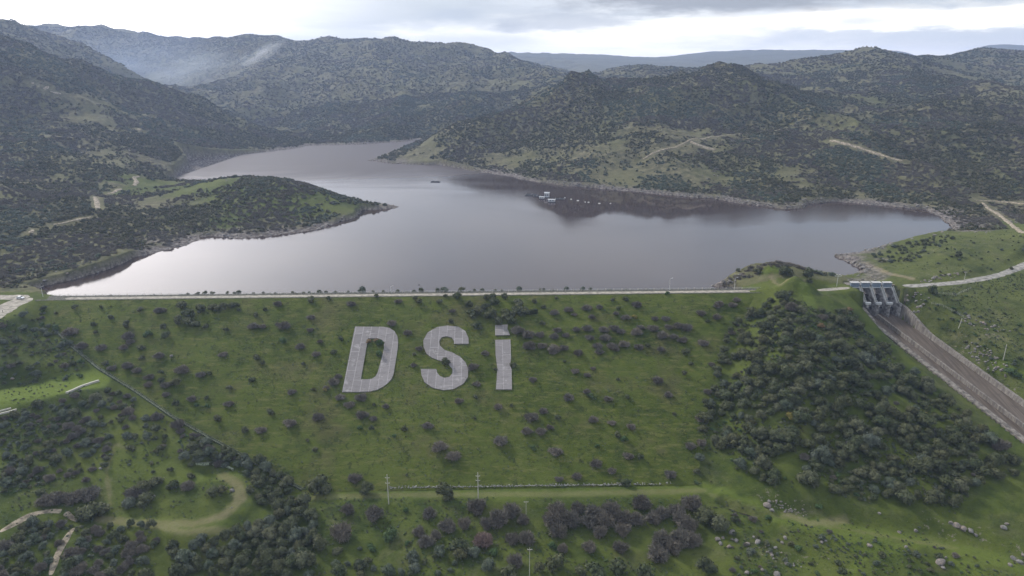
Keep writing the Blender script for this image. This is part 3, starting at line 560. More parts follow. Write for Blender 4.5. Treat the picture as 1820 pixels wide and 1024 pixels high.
# lake
bm = bmesh.new(); lp = []
step = 10.0; xs = np.arange(-420, 560, step); ys = np.arange(360, 1420, step); gx, gy = np.meshgrid(xs, ys)
inl = (seg_dist(gx, gy, lake, True) < 32) & (dam_st(gx, gy)[1] < -9.5)
ii = np.arange(gx.size).reshape(gx.shape); fl_ = np.stack([ii[:-1, :-1], ii[:-1, 1:], ii[1:, 1:], ii[1:, :-1]], -1)[inl[:-1, :-1] & inl[1:, 1:] & inl[:-1, 1:] & inl[1:, :-1]]
u_, iv = np.unique(fl_, return_inverse=True); LV = np.stack([gx.ravel(), gy.ravel(), np.full(gx.size, ZW)], -1)[u_]; bm.free()
tag(obj_np('water', LV, iv.reshape(fl_.shape), m_water), 'calm grey reservoir water shining on its left side', 'water', kind='structure')

# ------------------------------------------------------------------ the dam
dam = tag(empty('embankment_dam', (*((CA + CB) / 2), 0)), 'long grass covered embankment dam holding back the reservoir', 'dam')
NU, NV = 420, 130
lp_ = np.array([PZ(60, 534, 0)] + gut); rp_ = np.array(rgt)
def at_t(poly, t):
    T = dam_st(poly[:, 0], poly[:, 1])[1]; o = np.argsort(T); return np.interp(t, T[o], poly[o, 0]), np.interp(t, T[o], poly[o, 1])
tv = np.linspace(0, -TOE_Z * SLOPE, NV); DV = np.zeros((NV, NU, 3))
for i, t in enumerate(tv):
    xl, yl = at_t(lp_, t); xr, yr = at_t(rp_, t); sl_ = dam_st(xl, yl)[0] - 2.5; sr_ = dam_st(xr, yr)[0] + 2.5
    s_ = np.linspace(sl_, sr_, NU); DV[i, :, 0] = CA[0] + CE[0] * s_ + CN[0] * t; DV[i, :, 1] = CA[1] + CE[1] * s_ + CN[1] * t
dz = -tv[:, None] / SLOPE + (fbm(DV[..., 0] / 9, DV[..., 1] / 9, 4) - .5) * 0.7 * sstep(0, 12, tv)[:, None]
edge = np.minimum(np.arange(NU), NU - 1 - np.arange(NU)) / 6.0; dz -= np.clip(1 - edge, 0, 1)[None] * 0.5
DV[..., 2] = dz - 0.02
ii = np.arange(NU * NV).reshape(NV, NU); Fd = np.stack([ii[:-1, :-1], ii[1:, :-1], ii[1:, 1:], ii[:-1, 1:]], -1).reshape(-1, 4)
def to_local(o): o.location = -Vector(dam.location); return o
to_local(obj_np('grass_slope', DV.reshape(-1, 3), Fd, m_dam, dam))
def cpt(s, t, z): return (CA[0] + CE[0] * s + CN[0] * t, CA[1] + CE[1] * s + CN[1] * t, z)
L1 = Lc - 30
mb = MB(); mb.sweep([[cpt(s, 0.3, -0.03), cpt(s, -8, -0.03), cpt(s, -9.5, -0.9), cpt(s, -60, -24), cpt(s, -60, -26), cpt(s, 0.3, -3)] for s in np.linspace(-4, L1, 60)])
to_local(mb.build('upstream_face', m_riprap, dam))
# roads as draped strips
def strip(name, pts, width, m, label, cat='road', dz=0.12, jit=0.12, flat=None, n=None):
    P = np.array(pts)[:, :2]; d = np.r_[0, np.cumsum(np.linalg.norm(np.diff(P, axis=0), axis=1))]
    n = n or max(6, int(d[-1] / 2.5)); t = np.linspace(0, d[-1], n)
    # smooth centre line
    X = np.interp(t, d, P[:, 0]); Y = np.interp(t, d, P[:, 1]); k = max(1, n // 14)
    for _ in range(3):
        Xp = np.r_[[X[0]] * k, X, [X[-1]] * k]; Yp = np.r_[[Y[0]] * k, Y, [Y[-1]] * k]; ker = np.ones(2 * k + 1) / (2 * k + 1)
        X = np.convolve(Xp, ker, 'valid'); Y = np.convolve(Yp, ker, 'valid')
    tx = np.gradient(X); ty = np.gradient(Y); L = np.hypot(tx, ty) + 1e-9; nx, ny = ty / L, -tx / L
    m_ = 7; off = np.linspace(-.5, .5, m_); w1 = width * (1 + (vnoise(t / 3, t * 0 + 1.5) - .5) * jit * 4); 
    w1 = w1 * np.minimum(1, np.minimum(np.arange(n) + 1.5, n - np.arange(n) + .5) / 4)
    VX = X[:, None] + nx[:, None] * off * w1[:, None]; VY = Y[:, None] + ny[:, None] * off * w1[:, None]
    VZ = (ground(VX, VY) if flat is None else np.full(VX.shape, flat)) + dz * (1 - (2 * off[None]) ** 6 * 0.9)
    ii = np.arange(n * m_).reshape(n, m_); F = np.stack([ii[:-1, :-1], ii[:-1, 1:], ii[1:, 1:], ii[1:, :-1]], -1).reshape(-1, 4)
    return tag(obj_np(name, np.stack([VX, VY, VZ], -1).reshape(-1, 3), F, m), label, cat, kind='structure')
s_crest = np.linspace(-2, Lc - 4, 40)
strip('crest_road', [cpt(s, -2.9, 0) for s in s_crest], 3.8, m_gravel, 'pale gravel road running along the crest of the dam', flat=0.0, dz=0.06, jit=0.03, n=240)
strip('road', [PZ(x, y, z) for x, y, z in ((1448, 517, 0), (1480, 514, 0), (1515, 511, 0))], 5.0, m_gravel, 'pale gravel road between the mound and the spillway bridge', dz=0.15)
strip('road', [PZ(x, y, z) for x, y, z in ((1588, 509, 0), (1640, 508, 0), (1700, 503, 0), (1745, 496.5, .6), (1780, 489, 1), (1820, 472, 2), (1860, 450, 3))], 6.2, m_pale, 'pale grey road curving away from the spillway to the right edge', dz=0.18)
strip('dirt_clearing', [PZ(x, y, z) for x, y, z in ((-45, 580, .5), (-10, 561, .3), (15, 544, .2), (38, 534, 0), (66, 531, 0))], 12.0, m_gravel, 'wide pale dirt turnout at the left end of the dam', dz=0.2, jit=.1)
strip('dirt_clearing', [PZ(x, y, z) for x, y, z in ((-45, 529, .4), (0, 529, .4), (30, 528, .2), (55, 530, 0))], 9.0, m_gravel, 'pale dirt parking area behind the turnout at the left end of the dam', dz=0.16, jit=.1)
strip('dirt_track', [hit(x, y) for x, y in ((-10, 952), (20, 935), (50, 915), (85, 906), (115, 909), (135, 920), (142, 930))], 2.6, m_track, 'pale dirt track looping through the bushes in the lower left corner', dz=.16)
strip('dirt_track', [hit(x, y) for x, y in ((136, 934), (122, 950), (112, 965), (103, 985), (95, 1002), (88, 1030))], 2.2, m_track, 'faint dirt track dropping from the loop to the lower left edge', dz=.16)
for k, (px, wd) in enumerate(HILL_TRACKS):
    q = [hit(*p) for p in px]
    where = ['across the right hill above the lake', 'at the bend of the right hill track', 'down the far right slope', 'along the right edge above the lake corner', 'level at the right edge above the lake corner', 'below the low left ridge', 'in a short steep bend on the left slope', 'climbing the left slope beside the peninsula', 'at the neck of the peninsula', 'at the left edge above the cove', 'high on the left hill', 'lower right of the high left track', 'at the far left top slope', 'as a small scar in the left hillside'][k]
    strip('dirt_track', q, wd * .75, m_track, 'pale dirt track ' + where, 'track', dz=0.35 + 0.0004 * q[0][1], jit=.25)

# ------------------------------------------------------------------ concrete letters on the slope
nrm = Vector((CN[0], CN[1], SLOPE)).normalized(); eu = Vector((CE[0], CE[1], 0)); ev = nrm.cross(eu)
def z4(L, ox=480, oy=500): return [(ox + .2747 * x, oy + .2747 * y) for x, y in L]
def letter(loops, label):
    pts = [[Vector(P_dam(*p)) for p in z4(L)] for L in loops]; o0 = sum(pts[0], Vector()) / len(pts[0])
    loc = [[Vector(((p - o0).dot(eu), (p - o0).dot(ev), 0)) for p in L] for L in pts]; flat = [p for L in loc for p in L]
    tris = tessellate_polygon(loc); mb = MB(); N = len(flat); hgt = 0.45
    vs = [(p.x, p.y, -0.5) for p in flat] + [(p.x, p.y, hgt) for p in flat]; fs = [tuple(N + i for i in t) for t in tris]; b0 = 0
    for L in loc:
        k = len(L); fs += [(b0 + i, b0 + (i + 1) % k, N + b0 + (i + 1) % k, N + b0 + i) for i in range(k)]; b0 += k
    mb.add(vs, fs); o = mb.build('concrete_letter', m_letter)
    o.matrix_world = Matrix.Translation(o0) @ Matrix((eu, ev, nrm)).transposed().to_4x4()
    return o
D_out = [(550, 297), (735, 298), (775, 306), (805, 326), (824, 358), (829, 395), (826, 440), (800, 600), (788, 632), (765, 660), (735, 684), (695, 704), (650, 716), (600, 720), (467, 720)]
D_in = [(634, 372), (695, 372), (722, 382), (736, 405), (738, 435), (728, 480), (698, 590), (684, 618), (660, 634), (630, 638), (588, 638)]
SL_ = [(1190, 408), (1190, 388), (1176, 368), (1142, 358), (1110, 366), (1095, 390), (1100, 420), (1128, 447), (1180, 465), (1230, 492), (1265, 528), (1283, 572), (1280, 622), (1252, 665), (1190, 700), (1120, 708), (1050, 692), (1000, 656), (980, 612), (975, 571), (1076, 571),
      (1080, 592), (1097, 615), (1130, 629), (1160, 622), (1179, 600), (1180, 572), (1155, 540), (1110, 520), (1050, 500), (1012, 472), (993, 425), (992, 385), (1020, 335), (1080, 300), (1150, 290), (1220, 298), (1264, 326), (1284, 370), (1285, 407)]
tag(letter([D_out, D_in], ''), 'giant grey concrete letter D lying on the grassy dam slope', 'letter', 'concrete letters on the dam slope')
tag(letter([SL_], ''), 'giant grey concrete letter S lying on the grassy dam slope', 'letter', 'concrete letters on the dam slope')
li = tag(empty('concrete_letter', (0, 0, 0)), 'giant grey concrete letter i with its square dot on the grassy dam slope', 'letter', 'concrete letters on the dam slope')
o = letter([[(1457, 383), (1555, 380), (1558, 500), (1555, 545), (1562, 575), (1565, 703), (1461, 703), (1466, 640), (1470, 560), (1463, 510), (1459, 470)]], ''); o.name = 'stem'; o.parent = li
o = letter([[(1457, 287), (1538, 283), (1536, 310), (1552, 350), (1457, 353)]], ''); o.name = 'dot'; o.parent = li

# drain channel down the left groin of the dam
mb = MB(); secs = []
for p, q in zip(gut[:-1], gut[1:]):
    for f in np.linspace(0, 1, 12, endpoint=False):
        c = Vector(p * (1 - f) + q * f); t = Vector(q - p); s = Vector((t.y, -t.x, 0)).normalized(); u = Vector((0, 0, 1))
        secs.append([c + s * a + u * h for a, h in ((-.75, -.6), (-.75, .5), (-.5, .5), (-.45, .1), (.45, .1), (.5, .5), (.75, .5), (.75, -.6))])
mb.sweep(secs); tag(mb.build('drain_channel', plain('mossy_concrete', (0.082, 0.094, 0.060), 0.9, 0.4, .8)), 'narrow mossy concrete drain channel running down the left edge of the dam', 'channel')

# ------------------------------------------------------------------ spillway
# local frame of the chute: s downstream, w to the right
def ch(s, w, z): return (CH0[0] + CHd[0] * s + w, CH0[1] - s, z)
spw = tag(empty('spillway', ch(0, 0, -17)), 'concrete spillway with gate bridge and long chute cut into the right bank', 'spillway')
def sp(mb, name, m, parent=spw, bevel=0.0):
    o = mb.build(name, m, parent, bevel); o.location = -Vector(spw.location) if parent is spw else (0, 0, 0); return o
SS = np.linspace(-14, 170, 70); cf = lambda s: float(chute_floor(s))
mb = MB(); mb.sweep([[ch(s, -7.6, cf(s)), ch(s, 14.2, cf(s)), ch(s, 14.2, cf(s) - 1.2), ch(s, -7.6, cf(s) - 1.2)] for s in SS]); sp(mb, 'chute_floor', m_chute)
mb = MB(); mb.sweep([[ch(s, -.6, cf(s) - .5), ch(s, -.5, cf(s) + 2.3), ch(s, .5, cf(s) + 2.3), ch(s, .6, cf(s) - .5)] for s in np.linspace(1.5, 170, 60)]); sp(mb, 'divider_wall', m_conc)
wh = lambda s: 2.4 + 5.2 * (1 - sstep(0, 27, s))
mb = MB(); mb.sweep([[ch(s, 13.9, cf(s) - .8), ch(s, 14.5, cf(s) + wh(s)), ch(s, 16.1, cf(s) + wh(s)), ch(s, 16.3, cf(s) - 1.5)] for s in np.linspace(-10, 170, 80)]); sp(mb, 'side_wall', m_conc)
mb = MB(); mb.sweep([[ch(s, -7.3, cf(s) - .8), ch(s, -8.2, cf(s) + 2.5 + 3.5 * (1 - sstep(0, 16, s))), ch(s, -11.6, cf(s) + 2.7 + 4 * (1 - sstep(0, 16, s))), ch(s, -12.0, cf(s) - 1.5)] for s in np.linspace(-6, 170, 80)]); sp(mb, 'side_wall', m_berm)
mb = MB(); mb.box(ch(-12.2, 3.9, -.45), (33, 5.2, .8)); sp(mb, 'bridge_deck', m_conc)
PW = (-6.2, 0.4, 7.0, 13.6)
for k, pw in enumerate(PW):
    prof = [(-15, -1.0), (-8, -1.0), (-1.6, -9.4), (1.0, -9.4), (1.0, -10.8), (0.2, -11.2), (0.6, -18.2), (-15, -18.2)]
    mb = MB(); a = [ch(s, pw - .75, z) for s, z in prof]; mb.prism(a, (1.5, 0, 0))
    mb.prism([ch(.2, pw - .75, -11.2), ch(1.6, pw, -11.6), ch(.2, pw + .75, -11.2)], (0, 0, -6.9))        # cutwater nose
    pr = sp(mb, 'pier', m_pierc)
    mb = MB()
    for off in (-.62, .62):
        mb.tube(ch(-8, pw + off, -.2), ch(-1.4, pw + off, -8.6), .13, n=6)
        for f in np.linspace(0, 1, 8): mb.tube(ch(-8 + 6.6 * f, pw + off, -1.0 - 8.4 * f), ch(-8 + 6.6 * f, pw + off, -.2 - 8.4 * f), .06, n=5)
    for f in np.linspace(0.02, .98, 16): mb.box(ch(-8 + 6.4 * f, pw, -.85 - 8.4 * f), (1.2, .3, .12))
    o = mb.build('stair', m_galv, pr)
    if k < 3:
        mb = MB(); mb.box(ch(-.1, pw + .3, -8.75), (3.4, 1.5, 1.3)); 
        o = mb.build('platform', m_white, pr)
        for q in (-1.3, -.45, .4, 1.25): MB().box(ch(.72, pw + .3 + q, -8.75), (.12, .14, 1.0)).build('rail_post', m_galv, pr)
    else:
        mb = MB(); mb.box(ch(-.6, pw - .2, -9.1), (2.8, 2.6, .8)); mb.build('platform', m_pierc, pr)
# radial gates between the piers: curved plates with arms
for k in range(3):
    x0, x1 = PW[k] + .8, PW[k + 1] - .8; mb = MB(); secs = []
    for a in np.linspace(R(-8), R(50), 12):
        sg, zg = -3.5 - 6.2 * math.cos(a), -13 + 6.2 * math.sin(a)
        secs.append([ch(sg, x0, zg), ch(sg, x1, zg), ch(sg - .3, x1, zg), ch(sg - .3, x0, zg)])
    mb.sweep(secs)
    for xx in (x0 + .5, x1 - .5):
        for a in (R(5), R(38)): mb.tube(ch(-3.5 - 6.0 * math.cos(a), xx, -13 + 6.0 * math.sin(a)), ch(-3.3, xx, -13), .22, n=6)
    sp(mb, 'gate', m_dark)
for k in range(4):
    xc = PW[k] - 3.1 + .35
    mb = MB(); mb.box(ch(-9.0, xc, .25), (5.0, 2.0, 2.9)); hb = sp(mb, 'hoist_housing', m_steel, bevel=.06)
    MB().box(ch(-9.1, xc, 1.85), (5.4, 2.8, .3)).build('roof_slab', m_pale2, hb); MB().box(ch(-7.85, xc, -1.2), (5.1, .35, .35)).build('white_edge', m_white, hb)
    for q in np.linspace(-2.2, 2.2, 6): MB().box(ch(-7.93, xc + q, .3), (.12, .1, 2.2)).build('rib', m_steel, hb)

# ------------------------------------------------------------------ posts, poles and fences
fe = tag(empty('guard_fence', cpt(Lc / 2, -7.2, 0)), 'low post and rail guard fence along the lake side of the crest road', 'fence')
mb = MB(); pm = MB(); pm.box((0, 0, .55), (.22, .22, 1.3)); p0 = pm.build('post', m_wood, fe)
npost = 92
for k in range(npost):
    s_ = 6 + (Lc - 14) * k / (npost - 1); c = Vector(cpt(s_, -7.2, 0)) - Vector(fe.location)
    o = p0 if k == 0 else p0.copy()
    if k: col.objects.link(o); o.parent = fe
    o.location = c; o.rotation_euler = (0, 0, math.atan2(CE[1], CE[0]))
for z in (.45, .95):
    a = Vector(cpt(6, -7.2, z)) - Vector(fe.location); b2 = Vector(cpt(Lc - 8, -7.2, z)) - Vector(fe.location); mb.tube(a, b2, .05, n=5)
mb.build('rail', m_galv, fe)
def power_pole(p, h, arms, label, r=.17, m=m_polec, az=0.0, ins=True, lean=0.0):
    t = tag(empty('utility_pole', p, az), label, 'utility pole', 'utility poles'); t.rotation_euler = (0, lean, az)
    mb = MB(); mb.tube((0, 0, -.5), (0, 0, h), r * 1.25, r * .8); mb.build('pole', m, t)
    for z, wd in arms:
        mb = MB(); mb.box((0, .12, z), (wd, .16, .16)); ar = mb.build('crossarm', m, t)
        if ins:
            for q in (-.42, 0, .42): MB().tube((q * wd, .12, z + .08), (q * wd, .12, z + .42), .08, .05, 6).build('insulator', m_white, ar)
    return t
def ph(bx, by, ty):
    p = hit(bx, by); return p, (by - ty) * m_per_px(p) / math.cos(math.atan2(CAMZ - p[2] - 4, p[1]))
for (bx, by, ty), arms, lab, r in (((691, 896, 846), (.88, .70), 'tall pale pole with two crossarms beside the grassy toe track, left of the two', .19), ((850, 889, 842), (.86, .70), 'tall pale pole with two crossarms rising behind a bare grey bush at the toe track', .19),
        ((935, 915, 892), (.92,), 'short pale pole between bare grey bushes below the toe track', .10), ((941, 1030, 978), (.93,), 'pale pole among bushes at the bottom edge of the photo', .11),
        ((1704, 583, 566), (), 'short leaning pale pole beside pink rocks above the chute', .16), ((1783, 640, 612), (), 'thin pale pole on the grass above the chute at far right', .15), ((1713, 502, 483), (.93,), 'thin pale pole standing beside the curving right road', .13)):
    p, h = ph(bx, by, ty); power_pole(p, h, [(h * a, 1.9) for a in arms], lab, r, lean=R(7) if bx == 1704 else 0.0)
def lamp_post(p, h, label, az=0.0):
    t = tag(empty('lamp_post', p, az), label, 'lamp post', 'lamp posts along the crest')
    mb = MB(); mb.tube((0, 0, -.3), (0, 0, h), .13, .08); mb.tube((0, 0, h - .1), (1.2, 0, h + .25), .07, .06); mb.build('post', m_galv, t)
    mb = MB(); mb.prism([(.8, -.18, h + .14), (1.6, -.14, h + .34), (1.6, .14, h + .34), (.8, .18, h + .14)], (0, 0, .16)); mb.build('lamp_head', m_white, t)
for bx, hh, lab in ((64, 6.2, 'thin grey lamp post beside the dirt turnout at the left end of the crest'), (680, 4.2, 'short lamp post on the crest above the letter D'), (1187, 7.2, 'tall lamp post on the crest behind a bright green bush'), (1307, 7.2, 'tall lamp post on the crest next to the lakeside rocks')):
    x = np.interp(bx, [60, 1450], [0, Lc]); c = cpt(x, -6.6, 0); lamp_post((c[0], c[1], 0), hh, lab)
p = hit(1487, 509); t = tag(empty('lamp_post', p), 'pale mast with a wide twin floodlight bar left of the spillway bridge', 'lamp post', 'lamp posts along the crest')
mb = MB(); mb.tube((0, 0, -.3), (0, 0, 7.4), .14, .09); mb.build('post', m_galv, t); mb = MB(); mb.box((0, 0, 6.4), (4.0, .14, .14)); mb.box((0, 0, 7.2), (2.2, .14, .14)); mb.build('crossarm', m_galv, t)
for q in (-1.8, 1.8, -.9, .9):
    mb = MB(); mb.box((q, -.15, 6.72 if abs(q) > 1 else 7.45), (.5, .35, .4), 0, R(20)); mb.build('floodlight', m_white, t, .04)
# small sign-like post beside the dirt road at far left
p = hit(5.5, 556); t = tag(empty('marker_post', p), 'short dark post at the edge of the pale dirt turnout', 'post')
mb = MB(); mb.tube((0, 0, -.2), (0, 0, 1.3), .14, .1); mb.build('post', m_dark, t); mb = MB(); mb.box((0, -.12, 1.15), (.5, .05, .4)); mb.build('plate', m_dark, t)
# wire fence on the right bank below the road
def wire_fence(px, n, h, label):
    q = np.array([hit(*p_) for p_ in px]); d = np.r_[0, np.cumsum(np.linalg.norm(np.diff(q[:, :2], axis=0), axis=1))]
    t = tag(empty('wire_fence', q[0]), label, 'fence'); prev = None; wm = MB()
    for k in range(n):
        f = d[-1] * k / (n - 1); x, y = np.interp(f, d, q[:, 0]), np.interp(f, d, q[:, 1]); c = Vector((x, y, float(ground(x, y)))) - Vector(q[0])
        mb = MB(); mb.tube(c - Vector((0, 0, .2)), c + Vector((0, 0, h)), .06, n=5); mb.build('post', m_polec, t)
        if prev is not None:
            for z in (.5, .95, h - .08): wm.tube(prev + Vector((0, 0, z)), c + Vector((0, 0, z)), .02, n=4)
        prev = c
    wm.build('wire', m_galv, t)
wire_fence([(1660, 523), (1700, 526), (1725, 514)], 12, 1.5, 'wire fence with pale posts on the slope below the right road')
wire_fence([(1655, 541), (1690, 553), (1712, 565)], 9, 1.4, 'wire fence with pale posts crossing the stony right bank')

# low rubble wall along the toe of the dam
def stone(bm_, c, r, rs):
    ret = bmesh.ops.create_icosphere(bm_, subdivisions=1, radius=1.0)
    sx_, sy_, sz_ = r * rs.uniform(.7, 1.2), r * rs.uniform(.7, 1.2), r * rs.uniform(.6, 1.0); rot = Matrix.Rotation(rs.uniform(0, 6.28), 3, 'Z') @ Matrix.Rotation(rs.uniform(-.5, .5), 3, 'X')
    for v in ret['verts']:
        k = rs.uniform(.78, 1.16); v.co = Vector(c) + rot @ Vector((v.co.x * sx_ * k, v.co.y * sy_ * k, v.co.z * sz_ * k))
bm = bmesh.new(); rs = random.Random(4)
for x in np.arange(692, 1192, 1.9):
    if 705 < x < 735 and rs.random() < .5: continue
    if 1110 < x < 1150 and rs.random() < .5 or x > 1165 and rs.random() < .4: continue
    p = hit(x, 868 - (x - 690) * 7 / 500 + rs.uniform(-.8, .8)); stone(bm, (p[0], p[1], p[2] + .25), rs.uniform(.2, .46), rs)
    if rs.random() < .3: stone(bm, (p[0], p[1] + .3, p[2] + .7), rs.uniform(.22, .4), rs)
me = bpy.data.meshes.new('rubble_wall'); bm.to_mesh(me); bm.free(); me.materials.append(plain('white_stones', (0.235, 0.23, 0.21), 0.9, 0.4, 1.2))
tag(link(bpy.data.objects.new('rubble_wall', me)), 'low broken wall of white stones along the toe of the dam', 'wall')
# concrete walls at the bright green field
def low_wall(px, wd, h, label, m=m_polec):
    q = [hit(*p_) for p_ in px]; mb = MB(); secs = []
    for i, p in enumerate(q):
        a = Vector(q[max(0, i - 1)]); b_ = Vector(q[min(len(q) - 1, i + 1)]); d_ = (b_ - a); n_ = Vector((d_.y, -d_.x, 0)).normalized() * wd / 2; c = Vector(p)
        secs.append([c - n_ - Vector((0, 0, .6)), c - n_ + Vector((0, 0, h)), c + n_ + Vector((0, 0, h)), c + n_ - Vector((0, 0, .6))])
    mb.sweep(secs); tag(mb.build('retaining_wall', m, None, .05), label, 'wall')
low_wall([(118, 700), (130, 695), (145, 688), (160, 683), (176, 678)], 1.0, .9, 'pale concrete wall edging the bright green field')
low_wall([(-4, 738), (12, 734), (30, 729)], .7, .7, 'pale concrete slab wall at the left edge below the green field')
low_wall([(-2, 732), (20, 726)], .5, .5, 'thin pale concrete edge just above the slab wall at left')
low_wall([(348, 826), (375, 824), (400, 829), (415, 836)], .7, .8, 'curved overgrown stone edging round the far side of the loop track', plain('mossy_stone', (0.24, 0.27, 0.19), .9, .3))
mb = MB(); P4 = np.array(ditch); secs = []
for i, f in enumerate(np.linspace(0, 1, 14)):
    q = [np.interp(f * 3, range(4), P4[:, k]) for k in (0, 1)]; z = float(gsample(GZ, *q)) + .55; wd = 1.5 * math.sin(math.pi * min(.93, max(.07, f)))
    secs.append([(q[0] - wd * .5, q[1] - wd, z), (q[0] + wd * .5, q[1] + wd, z), (q[0] + wd * .5, q[1] + wd, z - .1), (q[0] - wd * .5, q[1] - wd, z - .1)])
mb.sweep(secs); tag(mb.build('ditch_shade_sheet', m_black), 'dark sheet painting the shade in the ditch beside the grassy track', 'water', kind='structure')  # dark sheet stands in for the shade down in the ditch

# ------------------------------------------------------------------ car, rafts, bird
def car(p, rz):
    t = tag(empty('parked_car', p, rz), 'small white car parked on the pale dirt turnout at the left end of the dam', 'car')
    L, W, H = 4.3, 1.75, 1.5
    body = [(-L / 2, .35), (-L / 2, .82), (-L / 2 + .12, .95), (-1.15, 1.0), (1.2, .98), (L / 2 - .1, .8), (L / 2, .6), (L / 2, .35)]
    mb = MB(); mb.prism([(x, -W / 2, z) for x, z in body], (0, W, 0)); mb.build('body', m_carw, t, .05)
    mb = MB(); lo = [(-1.75, -W / 2 + .06), (1.15, -W / 2 + .06), (1.15, W / 2 - .06), (-1.75, W / 2 - .06)]; hi = [(-1.3, -W / 2 + .22), (.35, -W / 2 + .22), (.35, W / 2 - .22), (-1.3, W / 2 - .22)]
    mb.add([(x, y, .97) for x, y in lo] + [(x, y, 1.44) for x, y in hi], [(0, 1, 5, 4), (1, 2, 6, 5), (2, 3, 7, 6), (3, 0, 4, 7), (0, 3, 2, 1), (4, 5, 6, 7)]); mb.build('window', m_glass, t)
    mb = MB(); mb.box((-.48, 0, 1.47), (1.66, W - .42, .07)); mb.build('roof', m_carw, t, .02)
    for sx_ in (-1.3, 1.32):
        for sy_ in (-1, 1):
            mb = MB(); mb.tube((sx_, sy_ * .68, .33), (sx_, sy_ * .9, .33), .33, n=16); wl = mb.build('wheel', m_tyre, t)
            mb = MB(); mb.tube((sx_, sy_ * .9, .33), (sx_, sy_ * .915, .33), .19, n=12); mb.build('rim', m_galv, wl)
    for sy_ in (-1, 1):
        mb = MB(); mb.box((L / 2 - .02, sy_ * .62, .68), (.08, .32, .14)); mb.build('headlight', m_white, t); mb = MB(); mb.box((-L / 2, sy_ * .68, .78), (.06, .2, .16)); mb.build('tail_light', m_lamp, t)
    return t
p = hit(36.5, 531.5); t = car((p[0], p[1], p[2] + .2), R(-8))
def cabin_raft(px, py, w, d, h, label, kind=0):
    p = PZ(px, py, ZW); t = tag(empty('floating_hut', p, R(-6)), label, 'raft', 'white huts floating on the lake')
    mb = MB(); mb.box((0, 0, .25), (w * 1.15, d * 1.2, .5)); mb.build('float', m_net, t)
    mb = MB(); mb.box((0, 0, .5 + h * .5), (w, d, h)); wl = mb.build('wall', m_white, t)
    mb = MB(); mb.box((-w * .2, -d / 2 - .02, .5 + h * .5), (w * .18, .06, h * .5)); mb.box((w * .2, -d / 2 - .02, .5 + h * .55), (w * .2, .06, h * .35)); mb.build('window', m_glass, wl)
    mb = MB(); mb.prism([(-w * .56, -d * .58, .5 + h), (-w * .56, d * .58, .5 + h), (-w * .56, 0, .5 + h * 1.22)], (w * 1.12, 0, 0)); mb.build('roof', m_white, t)
cabin_raft(972, 351, 5.0, 4, 4.4, 'tallest white hut floating on the lake, behind the other two'); cabin_raft(963, 353.5, 5.2, 3.4, 1.7, 'low white hut floating beside the dark nets on the lake'); cabin_raft(980.5, 359, 7.0, 3.8, 2.2, 'long white roofed hut floating nearest on the lake')
def net_pen(px, py, w, d, label):
    p = PZ(px, py, ZW); t = tag(empty('fish_pen', p, R(-8)), label, 'fish pen', 'floating fish pens')
    mb = MB(); n_ = max(2, int(w / 6))
    for k in range(n_ + 1): mb.box((-w / 2 + w * k / n_, 0, .3), (.8, d, .6))
    for s_ in (-1, 1): mb.box((0, s_ * d / 2, .3), (w, .8, .6))
    mb.build('walkway', m_net, t); mb = MB(); mb.box((0, 0, .12), (w, d, .06)); mb.build('net', m_net, t)
    mb = MB()
    for k in range(n_ + 1):
        for s_ in (-1, 1): mb.tube((-w / 2 + w * k / n_, s_ * d / 2, .5), (-w / 2 + w * k / n_, s_ * d / 2, 1.5), .09, n=5)
    mb.build('railing', m_galv, t)
net_pen(945, 347, 13, 9, 'dark floating fish pen left of the white huts'); net_pen(954, 349.5, 7, 5, 'small dark fish pen close beside the low white hut'); net_pen(774, 323.5, 10, 5, 'lone dark raft far out on the grey lake'); net_pen(995, 354, 9, 7, 'dark fish pen just right of the long white hut')
for k, (x, y) in enumerate(((1004, 352), (1015, 354.5), (1027, 357), (1040, 359.5), (1046, 360), (1065, 362), (1085, 362))):
    p = PZ(x, y, ZW); mb = MB(); r_ = .9 + .25 * (k % 3); mb.tube((0, 0, -.3), (0, 0, .5), r_, r_ * .8, 10); mb.tube((0, 0, .5), (0, 0, 1.1), .12, .08, 6); o = mb.build('mooring_buoy', m_galv); o.location = p
    tag(o, ['first', 'second', 'third', 'fourth', 'fifth', 'sixth', 'last'][k] + ' pale buoy in the line running right from the floating huts', 'buoy', 'buoys beside the floating huts')
d_ = pixdir(745, 507); bp_ = np.array([0, 0, CAMZ]) + d_ / np.linalg.norm(d_) * 240
mb = MB(); mb.sweep([[(x, r_ * math.cos(a), r_ * math.sin(a)) for a in np.linspace(0, 2 * math.pi, 8, endpoint=False)] for x, r_ in ((-.35, .03), (-.15, .10), (.05, .12), (.2, .07), (.28, .075), (.36, .02))])
for s_ in (-1, 1): mb.add([(.12, s_ * .08, .06), (-.14, s_ * .08, .06), (-.12, s_ * .45, .2), (-.2, s_ * .8, .12), (0, s_ * .5, .2), (.1, s_ * .4, .2)], [(0, 1, 2, 4, 5), (2, 3, 4)])
mb.add([(-.32, -.03, 0), (-.32, .03, 0), (-.55, .1, 0), (-.55, -.1, 0)], [(0, 1, 2, 3)])
o = mb.build('bird', m_bird); o.location = bp_; o.rotation_euler = (0, 0, R(20)); tag(o, 'small dark bird flying in front of the lake above the crest', 'bird')

